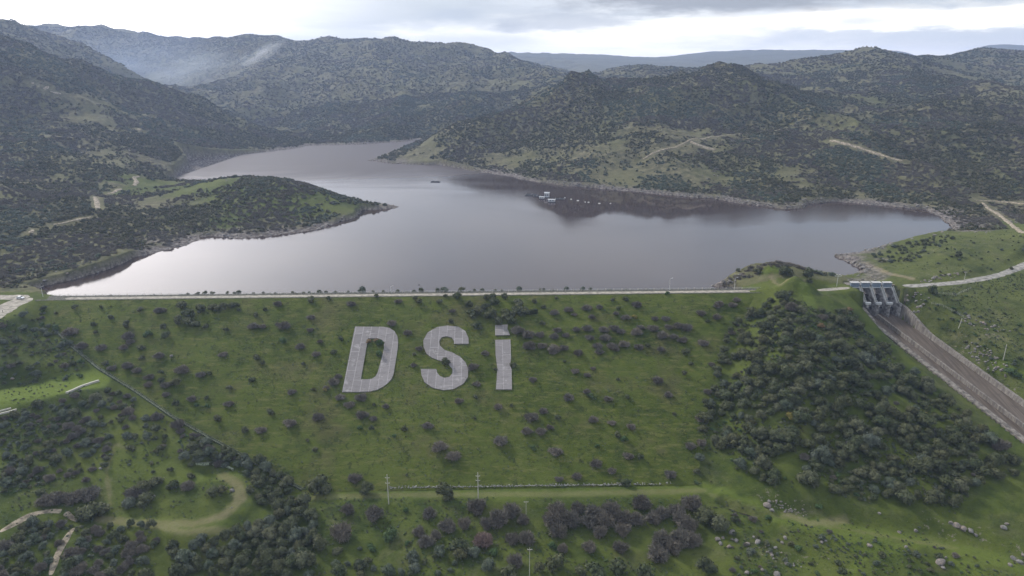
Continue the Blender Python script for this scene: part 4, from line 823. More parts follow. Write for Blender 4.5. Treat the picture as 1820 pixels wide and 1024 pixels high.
# ------------------------------------------------------------------ plants
def cards(C, N, size, rs, stretch=1.0):
    """leaf-clump quads at points C facing N"""
    n = len(C); N = N / (np.linalg.norm(N, axis=1, keepdims=True) + 1e-9); a = np.cross(N, rs.normal(size=(n, 3))); a /= np.linalg.norm(a, axis=1, keepdims=True) + 1e-9; b_ = np.cross(N, a)
    s = (size * rs.uniform(.6, 1.35, n))[:, None]; k = rs.uniform(.55, 1.1, (n, 4, 1))
    V = np.stack([C - a * s * stretch * k[:, 0] , C - b_ * s * k[:, 1], C + a * s * stretch * k[:, 2], C + b_ * s * k[:, 3]], 1).reshape(-1, 3)
    return V, np.arange(4 * n).reshape(n, 4)
def leafy(seed, n, lobes, size, flat=.8, core=.72, coredet=1):
    rs = np.random.default_rng(seed); Vs = []; Fs = []; nb = 0
    ang = rs.uniform(0, 6.28, lobes); rad = np.sqrt(rs.uniform(0, 1, lobes)) * .30; rad[0] = .05
    cz_ = rs.uniform(.28, .62, lobes) * flat * (1 - rad * .6); cz_[0] = .55 * flat; lr = rs.uniform(.15, .25, lobes); lr[0] = .26
    L = np.c_[np.cos(ang) * rad, np.sin(ang) * rad, cz_]
    wq = rs.choice(lobes, n, p=lr ** 2 / (lr ** 2).sum()); d = rs.normal(size=(n, 3)); d /= np.linalg.norm(d, axis=1, keepdims=True)
    C = L[wq] + d * (lr[wq] * rs.uniform(.72, 1.12, n))[:, None] * np.array([1, 1, .85]); keep = C[:, 2] > 0.02; C = C[keep]; d = d[keep]
    V, F = cards(C, d + rs.normal(size=d.shape) * .45 + np.array([0, 0, .25]), size, rs); Vs.append(V); Fs.append(F); nb = len(V)
    bm_ = bmesh.new()
    for l, r_ in zip(L, lr):  # unseen core blob added inside each lobe to block light
        q = bmesh.ops.create_icosphere(bm_, subdivisions=coredet, radius=r_ * core)
        for v in q['verts']: v.co = v.co * rs.uniform(.85, 1.12) + Vector(l)
    for l, r_ in zip(L, lr):                            # short stems down to the ground
        q = bmesh.ops.create_cone(bm_, segments=4, radius1=.018, radius2=.01, depth=float(l[2]))
        for v in q['verts']: v.co = Vector((l[0] * (.3 if v.co.z < 0 else 1), l[1] * (.3 if v.co.z < 0 else 1), v.co.z + l[2] / 2))
    me = bpy.data.meshes.new('t'); bm_.to_mesh(me); bm_.free(); cv_ = np.zeros(len(me.vertices) * 3); me.vertices.foreach_get('co', cv_)
    cvv = cv_.reshape(-1, 3) + nb; polys = [tuple(p.vertices) for p in me.polygons]; V2 = cv_.reshape(-1, 3); bpy.data.meshes.remove(me)
    return np.vstack(Vs), np.vstack(Fs), V2, polys
def leafy_mesh(name, m, seed, n, lobes, size, flat=.8, coredet=1, core=.72):
    V, F, V2, P2 = leafy(seed, n, lobes, size, flat, core, coredet); me = bpy.data.meshes.new(name)
    me.from_pydata(np.vstack([V, V2]).tolist(), [], F.tolist() + [tuple(i + len(V) for i in p) for p in P2]); me.materials.append(m); return me
def twiggy_mesh(name, m, seed, n, flat=.62, width=.011, length=.17):
    rs = np.random.default_rng(seed); d = rs.normal(size=(n, 3)); d /= np.linalg.norm(d, axis=1, keepdims=True)
    lump = .82 + .22 * np.sin(d[:, 0] * 4 + seed) * np.cos(d[:, 1] * 3.1 + seed * 2)
    rad = rs.uniform(.15, 1, n) ** .55 * .5 * lump; c = d * rad[:, None]; c[:, 2] = c[:, 2] * flat + flat * .46; c[:, 2] = np.maximum(c[:, 2], .02)
    ax = d + rs.normal(size=d.shape) * .55 + np.array([0, 0, .25]); ax /= np.linalg.norm(ax, axis=1, keepdims=True)
    sd_ = np.cross(ax, rs.normal(size=d.shape)); sd_ /= np.linalg.norm(sd_, axis=1, keepdims=True); l = length * rs.uniform(.5, 1.2, n)[:, None]; wd = width * rs.uniform(.6, 1.6, n)[:, None]
    V = np.stack([c - ax * l * .6 - sd_ * wd, c - ax * l * .6 + sd_ * wd, c + ax * l * .5 + sd_ * wd * .5, c + ax * l * .5 - sd_ * wd * .5], 1).reshape(-1, 3); F = np.arange(4 * n).reshape(n, 4)
    k = 26; a = rs.uniform(0, 6.28, k); tip = np.c_[np.cos(a) * .33, np.sin(a) * .33, rs.uniform(.25, .5, k)] * rs.uniform(.6, 1, k)[:, None]; sd2 = np.c_[-np.sin(a), np.cos(a), a * 0] * .014; z0 = np.zeros((k, 3)); z0[:, :2] = tip[:, :2] * .12
    V3 = np.stack([z0 - sd2, z0 + sd2, tip + sd2 * .5, tip - sd2 * .5], 1).reshape(-1, 3); V3[:, 2] = np.maximum(V3[:, 2], -.02)
    return mesh_np(name, np.vstack([V, V3]), np.vstack([F, np.arange(4 * k).reshape(k, 4) + len(V)]), m, False)
PROTO = {
    'bare': [twiggy_mesh('bare_shrub', m_twig, 20 + i, 1300, .55 + .05 * (i % 3)) for i in range(5)],
    'pink': [twiggy_mesh('bare_shrub', m_pink, 30 + i, 1200, .6) for i in range(2)],
    'ever': [leafy_mesh('evergreen_shrub', m_ever, 40 + i, 620, 7 + i % 4, .050, .78 + .06 * (i % 3)) for i in range(6)],
    'thick': [leafy_mesh('thicket_bush', m_ever, 50 + i, 700, 7 + i % 4, .048, .76 + .06 * (i % 3)) for i in range(5)],
    'tree': [leafy_mesh('evergreen_tree', m_ever, 60 + i, 1300, 9 + i % 5, .036, .86 + .07 * (i % 3)) for i in range(6)],
    'olive': [leafy_mesh('grey_green_shrub', m_olive, 80 + i, 900, 8 + i % 3, .038, .8) for i in range(4)],
    'bright': [leafy_mesh('green_bush', m_bright, 90 + i, 600, 6 + i % 3, .046, .72) for i in range(4)],
    'yellow': [leafy_mesh('flowering_bush', m_yellow, 100 + i, 600, 7, .046, .7) for i in range(2)],
    'orange': [leafy_mesh('rusty_bush', m_orange, 105 + i, 600, 7, .046, .75) for i in range(2)]}
KN = {'bare': ('bare_shrub', 'bare grey shrub', 'shrub', 'bare grey shrubs'), 'pink': ('bare_shrub', 'bare reddish shrub', 'shrub', 'bare reddish shrubs'), 'ever': ('evergreen_shrub', 'dark evergreen shrub', 'shrub', 'dark evergreen shrubs'),
      'thick': ('thicket_bush', 'dark thicket bush', 'bush', 'dark thicket bushes'), 'tree': ('evergreen_tree', 'dark evergreen tree', 'tree', 'dark evergreen trees'), 'olive': ('grey_green_shrub', 'grey green shrub', 'shrub', 'grey green shrubs'), 'bright': ('green_bush', 'fresh green bush', 'bush', 'fresh green bushes'),
      'yellow': ('flowering_bush', 'yellow flowering bush', 'bush', 'yellow flowering bushes'), 'orange': ('rusty_bush', 'rusty orange bush', 'bush', 'rusty orange bushes')}
plants = []
def plant(px, py, wpx, kind, zone, hs=1.0, p=None):
    if p is None: p = hit(px, py + .26 * wpx)
    k = m_per_px(p) * wpx
    me = PROTO[kind][random.randrange(len(PROTO[kind]))]; o = link(bpy.data.objects.new(KN[kind][0], me))
    o.location = (p[0], p[1], p[2] - .03 * k); o.rotation_euler = (0, 0, random.uniform(0, 6.28)); s_ = k * 1.12
    o.scale = (s_ * random.uniform(.92, 1.1), s_ * random.uniform(.92, 1.1), s_ * hs * random.uniform(.88, 1.12))
    plants.append((o, kind, zone, px, py, wpx))
def dam_zone(px, py):
    if py > 870: return 'below the toe track'
    if py > 790: return 'near the dam toe ' + ('at left' if px < 700 else 'at middle' if px < 1000 else 'at right')
    c_ = 'beside the drain channel' if px < 270 + max(0, (py - 640)) * 1.0 else 'between drain channel and letter D' if px < 560 else 'left of letter D' if px < 612 else 'by letter D' if px < 718 else 'by letter S' if px < 850 else 'by letter i' if px < 930 else 'right of letter i' if px < 1030 else 'on the middle right slope' if px < 1140 else 'on the far right slope'
    r_ = 'under the crest' if py < 562 else 'at letter-top height' if py < 605 else 'at mid-letter height' if py < 650 else 'at letter-foot height' if py < 702 else 'lower down'
    return c_ + ' ' + r_
BARE = """125 587 33,146 612 25,180 616 22,228 595 24,231 606 22,220 616 22,283 630 22,227 648 24,244 657 22,324 655 25,357 664 20,266 668 20,295 683 22,264 683 16,341 707 22,407 716 23,295 700 18,397 628 21,464 762 28,450 578 22,467 579 14,284 549 24,494 575 16,494 539 18,199 653 17,
496 540 16,506 577 30,553 563 18,551 585 16,534 614 19,562 628 16,569 606 12,518 696 20,593 677 22,601 668 16,579 688 16,604 705 22,621 717 22,642 705 22,686 721 18,643 735 25,664 743 18,565 739 23,516 749 25,624 538 19,696 573 24,724 589 20,745 618 18,735 648 14,840 651 20,815 711 21,885 722 20,848 681 16,946 673 18,944 739 26,965 729 22,760 754 22,863 626 16,936 765 20,961 765 20,708 534 18,804 551 16,
985 554 17,1010 548 20,1021 558 15,1043 545 22,1065 545 19,1052 562 18,1095 556 14,1112 562 19,1132 540 22,1164 565 16,1183 565 19,1246 555 23,1274 562 21,1279 538 24,1301 541 18,1309 532 16,1274 543 18,919 585 28,938 593 25,960 593 22,985 596 20,991 585 22,1006 595 18,1024 584 20,1044 582 26,1073 584 22,1092 582 22,1103 588 18,1131 588 23,1139 580 20,1161 582 22,1177 593 25,1188 580 20,1205 578 22,1221 581 22,1048 598 24,1076 598 24,1213 603 22,1250 608 20,
941 613 28,963 613 25,985 617 28,1002 617 22,982 625 18,1028 626 24,1062 613 24,1065 624 20,1087 613 22,1095 619 18,1109 610 20,1136 615 19,1175 619 19,1197 596 18,1022 658 18,1044 665 14,1054 654 14,947 674 18,1010 705 22,1043 694 20,1080 707 21,1169 674 21,1188 700 21,1258 695 17,1265 646 13,966 731 16,1054 744 24,1088 750 21,1122 757 22,938 764 17,977 758 15,1245 742 20,
781 791 35,807 808 27,889 782 28,631 848 27,988 800 24,1059 822 24,1087 836 18,1117 808 25,1227 791 24,1191 841 24,993 850 20,1025 844 20"""
BELOW = """619 906 24,665 914 33,763 912 26,847 901 36,796 934 32,826 931 25,609 947 40,887 922 42,909 909 32,930 923 26,865 931 26,936 956 32,911 958 26,757 961 30,991 909 38,1026 905 28,1054 909 32,1087 909 36,982 925 36,1015 925 36,1048 925 34,1076 925 34,1109 920 34,1131 923 32,1139 894 36,1161 920 30,1177 912 28,1202 906 32,1230 894 36,1210 923 34,1227 934 30,991 942 34,1065 945 30,1106 942 30,1048 971 26,1103 971 28,1175 958 40,1210 956 40,1230 961 34,1169 983 40,1197 972 34,916 997 30,745 945 24,775 950 22,1000 975 20"""
EVER = """80 547 13,99 556 8,133 546 12,179 547 10,250 549 13,166 575 13,196 564 14,228 576 18,291 580 12,367 579 15,402 586 11,456 558 14,471 550 10,424 550 10,455 635 17,468 645 11,448 675 14,408 690 13,369 707 10,385 745 20,434 764 16,479 731 12,294 597 17,313 679 18,287 675 14,313 716 13,250 617 15,252 635 12,372 663 11,188 645 14,171 590 10,286 661 11,
324 542 22,335 556 25,354 550 22,379 546 22,395 546 20,412 543 16,320 569 22,335 572 22,349 577 18,420 542 12,555 532 18,583 530 10,669 525 9,792 525 8,745 536 16,738 529 10,814 527 18,782 536 14,604 602 13,593 626 14,538 647 9,557 692 10,483 732 14,660 760 12,718 761 14,737 629 9,664 718 9,909 720 9,845 705 10,843 743 8,963 574 10,966 545 10,800 571 14,790 643 20,
851 552 22,837 558 20,865 527 16,876 536 20,876 526 14,898 526 14,873 558 24,898 558 24,920 538 24,931 552 26,950 555 20,917 555 22,834 541 16,884 571 22,909 569 20,848 578 20,920 547 20,862 545 18,1100 548 10,1111 531 15,1090 532 11,1219 625 18,1151 614 11,1228 646 11,1214 663 12,991 742 13,1114 706 10,1198 735 10,966 574 10,966 545 10,949 536 13,1065 628 13,1004 643 8,1257 571 10,1098 674 8,989 529 8,1098 772 13,912 648 12,568 862 42,560 799 12,546 782 9,1096 770 10,1113 857 18,724 844 7,1136 811 15"""
BRIGHT = """368 722 11,349 720 10,264 594 16,503 606 16,676 610 17,675 628 16,1186 521 9,1050 702 12,947 795 14,1110 780 15,722 906 13,659 972 20,982 969 18,694 950 30,1062 792 10,640 760 12,700 775 10"""
EBEL = """1305 922 15,993 1005 40,1147 1013 36,1254 1008 38,1098 1008 36,1056 1016 40,814 972 34,845 980 28,735 986 24,782 980 26,818 986 26,738 1008 26,870 1005 34,905 1015 30,1030 1018 28,960 1012 26,690 1012 30,640 1005 28,600 1015 34"""
def L3(s_): return [tuple(float(v) for v in t.split()) for t in s_.replace('\n', '').split(',') if t.strip()]
for x, y, w_ in L3(BARE): plant(x, y, w_ * random.uniform(.74, 1.06), 'bare', dam_zone(x, y), .78)
for x, y, w_ in L3(EVER): plant(x, y, w_, 'ever', dam_zone(x, y), .9)
for x, y, w_ in L3(BRIGHT): plant(x, y, w_, 'bright', dam_zone(x, y) if y < 900 else 'between bare shrubs below the toe track')
def bz(px, py): return ('in left patch' if px < 700 else 'in middle patch' if px < 950 else 'in big right patch' if px < 1160 else 'at rightmost patch') + (' close under toe track' if py < 935 else ' further below toe track')
for x, y, w_ in L3(BELOW): plant(x, y, w_, 'bare', bz(x, y), 1.15)
for x, y, w_ in L3(EBEL): plant(x, y, w_, 'ever' if x > 950 else random.choice(['ever', 'olive', 'olive']), 'at the bottom edge ' + ('left of the pale pole' if x < 941 else 'right of the pale pole'))
plant(859, 961, 34, 'pink', 'below the toe track', 1.1); plant(888, 925, 26, 'pink', 'in the middle patch close under the toe track', 1.1)
plant(1127, 563, 13, 'yellow', 'on the upper right dam slope', .8); plant(656, 605, 15, 'orange', 'inside the letter D, left one', .6); plant(669, 603, 12, 'orange', 'inside the letter D, right one', .6); plant(578, 693, 9, 'yellow', 'left of the foot of letter D')
plant(650, 869, 30, 'tree', 'on the toe track left of the first pole', 1.05); plant(790, 876, 36, 'tree', 'on the toe track between the two tall poles', 1.05); plant(1254, 920, 44, 'tree', 'beside the dark ditch, left one', .95); plant(1278, 931, 38, 'tree', 'beside the dark ditch, right one', .95)
for x, y, w_, kd in ((1250, 762, 22, 'ever'), (1246, 786, 18, 'bare'), (1243, 812, 20, 'olive'), (1239, 838, 16, 'ever'), (1262, 722, 22, 'ever'), (1270, 690, 20, 'ever'), (1276, 664, 18, 'olive'), (1284, 634, 20, 'ever'), (1236, 856, 12, 'bright'), (1254, 745, 15, 'bare'), (1292, 606, 16, 'ever'), (1300, 590, 14, 'bare'), (1312, 570, 15, 'ever')): plant(x, y, w_, kd, 'at dam grass right edge, ' + ('upper part' if y < 680 else 'lower part'), .9)
for x, y, w_ in ((880, 656, 8), (911, 648, 9)): plant(x, y, w_, 'ever', 'against stem of letter i ' + ('on its right' if x > 900 else 'on its left'), .9)
# crest row
for x, w_ in ((313, 7), (330, 9), (345, 12), (356, 10), (385, 9), (395, 8), (405, 11), (447, 7), (470, 6), (500, 8), (530, 9), (548, 12), (560, 8), (577, 7), (600, 8), (625, 17), (645, 8), (665, 9), (690, 9), (720, 8), (732, 14), (762, 12), (776, 18), (806, 13), (830, 9), (845, 9), (868, 7), (880, 6), (911, 15), (950, 8), (957, 9), (975, 6), (1000, 13), (1030, 13), (1044, 8), (520, 7), (430, 6), (1080, 5), (1110, 6)):
    s_ = np.interp(x, [60, 1450], [0, Lc]); c = cpt(s_, -10.2 - random.random(), 0); kd = 'olive' if x in (625, 911, 1000, 1030, 776, 530) else 'ever'
    plant(x, 517, w_, kd, 'on lakeside crest edge ' + ('far left' if x < 440 else 'left of letter D' if x < 600 else 'above letter D' if x < 720 else 'above letter S' if x < 850 else 'above letter i' if x < 925 else 'right of letter i'), .95, np.array([c[0], c[1], -1.3]))
for x, y, w_ in ((1395, 484, 26), (1436, 488, 24), (1346, 484, 15), (1312, 480, 10), (1404, 521, 13), (1438, 499, 12)): plant(x, y, w_, 'ever', 'on the grassy mound left of the spillway')
plant(1657, 516, 19, 'ever', 'below the right road near the spillway', 1.0); plant(1796, 477, 9, 'ever', 'beside the right road near the edge'); plant(1702, 452, 14, 'ever', 'on the green knoll behind the road')
plant(1460, 578, 16, 'orange', 'near the top of the wooded hill', .8); plant(1405, 737, 22, 'yellow', 'low on the wooded hill near clearing', .8); plant(1638, 732, 20, 'yellow', 'among dark trees beside the chute', .6); plant(1510, 548, 14, 'orange', 'beside the upper left spillway wall', .6); plant(1395, 850, 9, 'bright', 'at the foot of the wooded hill'); plant(1454, 900, 16, 'bright', 'beside the valley track under the wooded hill')
# woods: dart throwing in regions of the photograph
def inpoly(poly, x, y): return bool(seg_dist(np.array([x], float), np.array([y], float), poly, True)[0] < 0)
def wood(poly, n, smin, smax, kinds, zonef, holes=(), sp_=.40, hs=1.0, seed=1):
    kinds = [('thick' if k == 'ever' else k, q) for k, q in kinds]; rs = random.Random(seed); P = np.array(poly, float); got = []; tries = 0
    while len(got) < n and tries < n * 60:
        tries += 1; x, y = rs.uniform(P[:, 0].min(), P[:, 0].max()), rs.uniform(P[:, 1].min(), P[:, 1].max())
        if not inpoly(poly, x, y) or any(((x - hx_) / rx) ** 2 + ((y - hy) / ry) ** 2 < 1 for hx_, hy, rx, ry in holes): continue
        p = hit(x, y); w_ = (smin + (smax - smin) * rs.random() ** 1.6) / m_per_px(p)
        if any((x - a) ** 2 + ((y - b_) * 1.5) ** 2 < (sp_ * (w_ + c)) ** 2 for a, b_, c in got): continue
        got.append((x, y, w_)); kd = rs.choices([k for k, _ in kinds], [q for _, q in kinds])[0]
        plant(x, y - .26 * w_, w_, kd, zonef(x, y), hs, p)
def za(x, y):
    f = (x - np.interp(y, [530, 640, 740, 900], [1330, 1270, 1245, 1330])) / (np.interp(y, [530, 600, 700, 800, 900], [1440, 1550, 1650, 1790, 1800]) - np.interp(y, [530, 640, 740, 900], [1330, 1270, 1245, 1330]))
    c_ = 'beside the dam grass' if f < .22 else 'left of centre' if f < .42 else 'at centre' if f < .6 else 'right of centre' if f < .8 else 'beside the chute'
    r_ = 'near the top' if y < 570 else 'high' if y < 620 else 'upper middle' if y < 670 else 'middle' if y < 720 else 'lower middle' if y < 770 else 'low' if y < 820 else 'at the foot'
    return 'on the wooded hill, ' + r_ + ', ' + c_
holesA = ((1375, 762, 32, 15), (1432, 775, 22, 12), (1545, 600, 36, 16), (1500, 612, 22, 10), (1444, 590, 20, 9), (1436, 525, 26, 26), (1590, 640, 24, 14), (1480, 850, 40, 16), (1400, 845, 24, 30), (1650, 860, 30, 20), (1440, 700, 20, 8), (1560, 690, 18, 9), (1300, 815, 26, 12))
wood([(1340, 548), (1395, 528), (1460, 545), (1515, 555), (1560, 600), (1610, 650), (1690, 715), (1760, 785), (1815, 830), (1800, 855), (1740, 865), (1700, 900), (1560, 895), (1500, 880), (1440, 880), (1400, 870), (1340, 850), (1290, 815), (1245, 800), (1252, 720), (1275, 640), (1298, 580)], 360, 4.4, 9.6, [('tree', 56), ('ever', 30), ('olive', 12), ('bare', 2)], za, holesA, .27, .92, 3)
wood([(1340, 548), (1395, 528), (1460, 545), (1515, 555), (1560, 600), (1610, 650), (1690, 715), (1760, 785), (1815, 830), (1800, 855), (1740, 865), (1700, 900), (1560, 895), (1400, 880), (1300, 830), (1245, 800), (1252, 720), (1275, 640), (1298, 580)], 60, 1.6, 3.2, [('ever', 50), ('olive', 30), ('bare', 20)], za, (), .25, .9, 13)
zl = lambda x, y: ('on upper left bank ' if y < 600 else 'on bank above green field ' if y < 650 else 'on bank beside green field ') + ('near turnout' if x > 60 and y < 580 else 'by left edge' if x < 45 else 'midway along' if x < 95 else 'near drain channel')
wood([(0, 562), (40, 560), (75, 545), (110, 595), (150, 640), (185, 668), (150, 672), (90, 676), (0, 690)], 62, 2.2, 5.4, [('ever', 35), ('olive', 35), ('bright', 15), ('bare', 15)], zl, (), .36, .85, 5)
zc_ = lambda x, y: 'in thicket under green field, ' + ('far left' if x < 70 else 'left' if x < 140 else 'middle' if x < 220 else 'right' if x < 310 else 'far right') + (', upper part' if y < 745 else ', middle part' if y < 800 else ', lower part')
wood([(0, 742), (60, 722), (150, 702), (185, 690), (235, 700), (310, 755), (400, 800), (440, 825), (400, 832), (330, 815), (250, 800), (205, 812), (185, 835), (120, 852), (0, 880)], 175, 2.6, 6.4, [('ever', 30), ('olive', 26), ('bare', 32), ('tree', 12)], zc_, ((180, 770, 26, 10), (120, 800, 22, 8), (260, 790, 16, 9)), .34, .9, 6)
wood([(428, 812), (460, 820), (495, 845), (525, 880), (535, 905), (500, 905), (455, 895), (440, 870), (435, 845)], 26, 4.2, 7.5, [('tree', 80), ('olive', 20)], lambda x, y: 'in clump right of loop track, ' + ('upper part' if y < 850 else 'lower part'), (), .36, 1.0, 7)
wood([(300, 815), (340, 800), (440, 815), (425, 830), (380, 820), (330, 822)], 10, 4.0, 6.5, [('tree', 50), ('olive', 50)], lambda x, y: 'behind the loop track', (), .36, 1.0, 17)
ze = lambda x, y: 'in lower left corner, ' + ('left' if x < 100 else 'right') + ' of track, ' + ('upper part' if y < 965 else 'middle part' if y < 1000 else 'bottom')
wood([(0, 965), (40, 938), (85, 925), (118, 930), (108, 965), (80, 1024), (0, 1030)], 34, 3.0, 6.0, [('ever', 45), ('olive', 35), ('bare', 20)], ze, (), .34, .95, 8)
wood([(118, 1000), (140, 955), (180, 938), (270, 930), (288, 960), (268, 1000), (262, 1030), (105, 1030)], 42, 3.4, 6.4, [('bare', 52), ('ever', 30), ('olive', 18)], ze, (), .34, 1.0, 9)
wood([(300, 975), (350, 958), (410, 958), (455, 930), (500, 915), (545, 900), (572, 950), (565, 1000), (560, 1030), (295, 1030)], 62, 4.6, 8.6, [('tree', 78), ('olive', 20)], lambda x, y: 'in tall bottom clump, ' + ('left half' if x < 430 else 'right half') + (', near the track' if y < 965 else ', middle' if y < 1000 else ', bottom edge'), (), .34, 1.05, 10)
wood([(570, 985), (640, 960), (720, 965), (880, 985), (935, 1024), (570, 1030)], 22, 2.6, 4.6, [('olive', 50), ('ever', 30), ('bright', 20)], lambda x, y: 'in lower middle grass left of bottom pole', (), .5, .9, 11)
for x, y, w_, kd in ((85, 886, 36, 'bare'), (106, 882, 38, 'bare'), (131, 880, 38, 'bare'), (160, 874, 40, 'bare'), (166, 908, 50, 'ever'), (150, 910, 36, 'ever'), (182, 905, 30, 'ever'), (72, 874, 18, 'ever'), (153, 851, 16, 'bare'), (240, 873, 34, 'bare'), (258, 868, 34, 'tree'), (257, 887, 36, 'tree'), (232, 892, 28, 'olive'), (277, 856, 28, 'ever'), (310, 862, 26, 'ever'), (335, 862, 26, 'bare'), (378, 876, 28, 'tree'), (395, 870, 22, 'ever'), (340, 826, 14, 'ever'), (339, 846, 16, 'ever'), (303, 836, 13, 'ever'), (272, 838, 9, 'ever'), (231, 796, 16, 'ever')):
    plant(x, y, w_, kd, 'around the loop track ' + ('left of it' if x < 200 else 'inside it, left part' if x < 290 else 'inside it, right part'), .85)
zr = lambda x, y: 'on right bank ' + ('above chute' if y > 600 else 'below road') + (', near spillway' if x < 1680 else ', middle' if x < 1755 else ', right edge')
wood([(1625, 540), (1700, 520), (1760, 500), (1820, 485), (1820, 690), (1760, 640), (1690, 595), (1650, 565)], 75, 1.2, 3.2, [('ever', 35), ('bright', 40), ('olive', 25)], zr, (), .5, .75, 12)
plant(1797, 660, 24, 'bright', 'beside the rubble patch above the chute', .8); plant(1580, 615, 14, 'ever', 'beside the left chute wall, upper', .9)
zs = lambda x, y: 'on the right headland ' + ('near its tip' if x < 1600 else 'near the lake' if x < 1660 else 'near the inlet corner')
wood([(1545, 455), (1600, 435), (1680, 418), (1700, 424), (1650, 448), (1625, 468), (1570, 468)], 60, 2.4, 4.6, [('ever', 75), ('olive', 25)], zs, (), .36, .9, 14)
wood([(1650, 450), (1720, 425), (1820, 420), (1820, 460), (1760, 485), (1680, 495), (1640, 490)], 40, 1.2, 2.8, [('ever', 50), ('olive', 50)], lambda x, y: 'on knoll behind right road, ' + ('left part' if x < 1730 else 'right part'), (), .6, .8, 15)
wood([(1290, 890), (1420, 930), (1560, 950), (1700, 980), (1820, 1020), (1300, 1024)], 105, 1.0, 3.8, [('ever', 35), ('olive', 45), ('bright', 12), ('bare', 10)], lambda x, y: 'among boulders, lower right ' + ('left part' if x < 1430 else 'middle part' if x < 1600 else 'right part'), (), .6, .85, 16)
# labels that single out each plant
ORD = 'first second third fourth fifth sixth seventh eighth ninth tenth eleventh twelfth thirteenth fourteenth fifteenth sixteenth seventeenth eighteenth nineteenth'.split()
for tens, th in (('twenty', 'twentieth'), ('thirty', 'thirtieth'), ('forty', 'fortieth'), ('fifty', 'fiftieth')): ORD += [th] + [tens + '-' + u for u in ORD[:9]]
bk = {}
for q in plants:
    sz = 'small' if q[5] < 15 else 'large' if q[5] > 25 else 'middling'
    bk.setdefault((q[2], q[1], sz), []).append(q)
for (zone, kind, sz), L in bk.items():
    L.sort(key=lambda q: q[3]); d0 = KN[kind][1]
    for i, (o, *_) in enumerate(L):
        lab = f'{sz} {d0} {zone}' if len(L) == 1 else f'{ORD[i]} {sz} {d0} from left {zone}'
        w_ = lab.split(); lab = ' '.join(k for k in w_ if k != 'the')[:200] if len(w_) > 16 else lab
        tag(o, lab, KN[kind][2], KN[kind][3] + ' ' + ('on the dam' if zone.endswith(('crest', 'height', 'down')) else 'around the dam'))

# ------------------------------------------------------------------ boulders
def rock_mesh(seed, det=2):
    rs = random.Random(seed); bm_ = bmesh.new(); bmesh.ops.create_icosphere(bm_, subdivisions=det, radius=.5); ax = [Vector((rs.gauss(0, 1), rs.gauss(0, 1), rs.gauss(0, 1))).normalized() for _ in range(9)]; cut = [rs.uniform(.26, .44) for _ in ax]
    for v in bm_.verts:
        for a, c in zip(ax, cut):
            h = v.co.dot(a)
            if h > c: v.co -= a * (h - c) * .9
        v.co *= rs.uniform(.95, 1.06); v.co.z = v.co.z * .75 + .2
    me = bpy.data.meshes.new('boulder'); bm_.to_mesh(me); bm_.free(); me.materials.append(m_rock); return me
ROCKS = [rock_mesh(i) for i in range(6)]; boulders = []
def boulder(px, py, w_, zone, hs=1.0):
    p = hit(px, py + w_ * .2); k = w_ * m_per_px(p); o = link(bpy.data.objects.new('boulder', random.choice(ROCKS))); o.location = (p[0], p[1], p[2] - .15 * k); o.rotation_euler = (random.uniform(-.3, .3), random.uniform(-.3, .3), random.uniform(0, 6.28))
    o.scale = (k * random.uniform(.8, 1.25), k * random.uniform(.8, 1.25), k * hs * random.uniform(.8, 1.2)); boulders.append((o, zone, px, w_))
for x, y, w_ in ((1302, 945, 12), (1308, 960, 9), (1285, 955, 8), (1390, 963, 9), (1395, 955, 8), (1341, 953, 9), (1347, 962, 11), (1368, 980, 8), (1329, 965, 9), (1301, 958, 6), (1427, 905, 5), (1563, 912, 6), (1545, 968, 9), (1627, 942, 8), (1673, 997, 17), (1676, 1008, 8), (1681, 990, 7), (1461, 963, 8), (1467, 960, 6), (1783, 937, 11), (1790, 930, 8), (1328, 1017, 9), (1380, 1018, 14), (1363, 897, 14), (1366, 890, 10), (1372, 905, 9), (1598, 945, 7), (1611, 972, 7), (1275, 958, 10), (1280, 965, 8), (1296, 970, 9), (1378, 972, 7), (1365, 968, 7), (1372, 985, 9), (1355, 1012, 8), (1398, 1000, 7), (1668, 765, 22), (1652, 768, 12), (1676, 776, 12), (1680, 800, 16), (1700, 803, 9), (1508, 785, 9), (1700, 932, 12), (1690, 928, 10), (1712, 938, 12), (1725, 942, 12), (1735, 950, 9), (1800, 990, 12), (1812, 998, 12), (1795, 1003, 9), (1818, 985, 9)):
    boulder(x, y, w_, 'beside the lower right track' if y > 925 else 'on the wooded hill' if 700 < y < 870 else 'below the wooded hill', 1.0)
boulder(179, 832, 7, 'on the grass left of the loop track'); boulder(412, 871, 9, 'at the inner bend of the loop track'); boulder(273, 881, 7, 'inside the loop track'); boulder(412, 902, 4, 'on the loop track itself'); boulder(305, 632, 6, 'on the dam grass left of letter D'); boulder(22, 672, 8, 'on the left bank')
rs = random.Random(5)
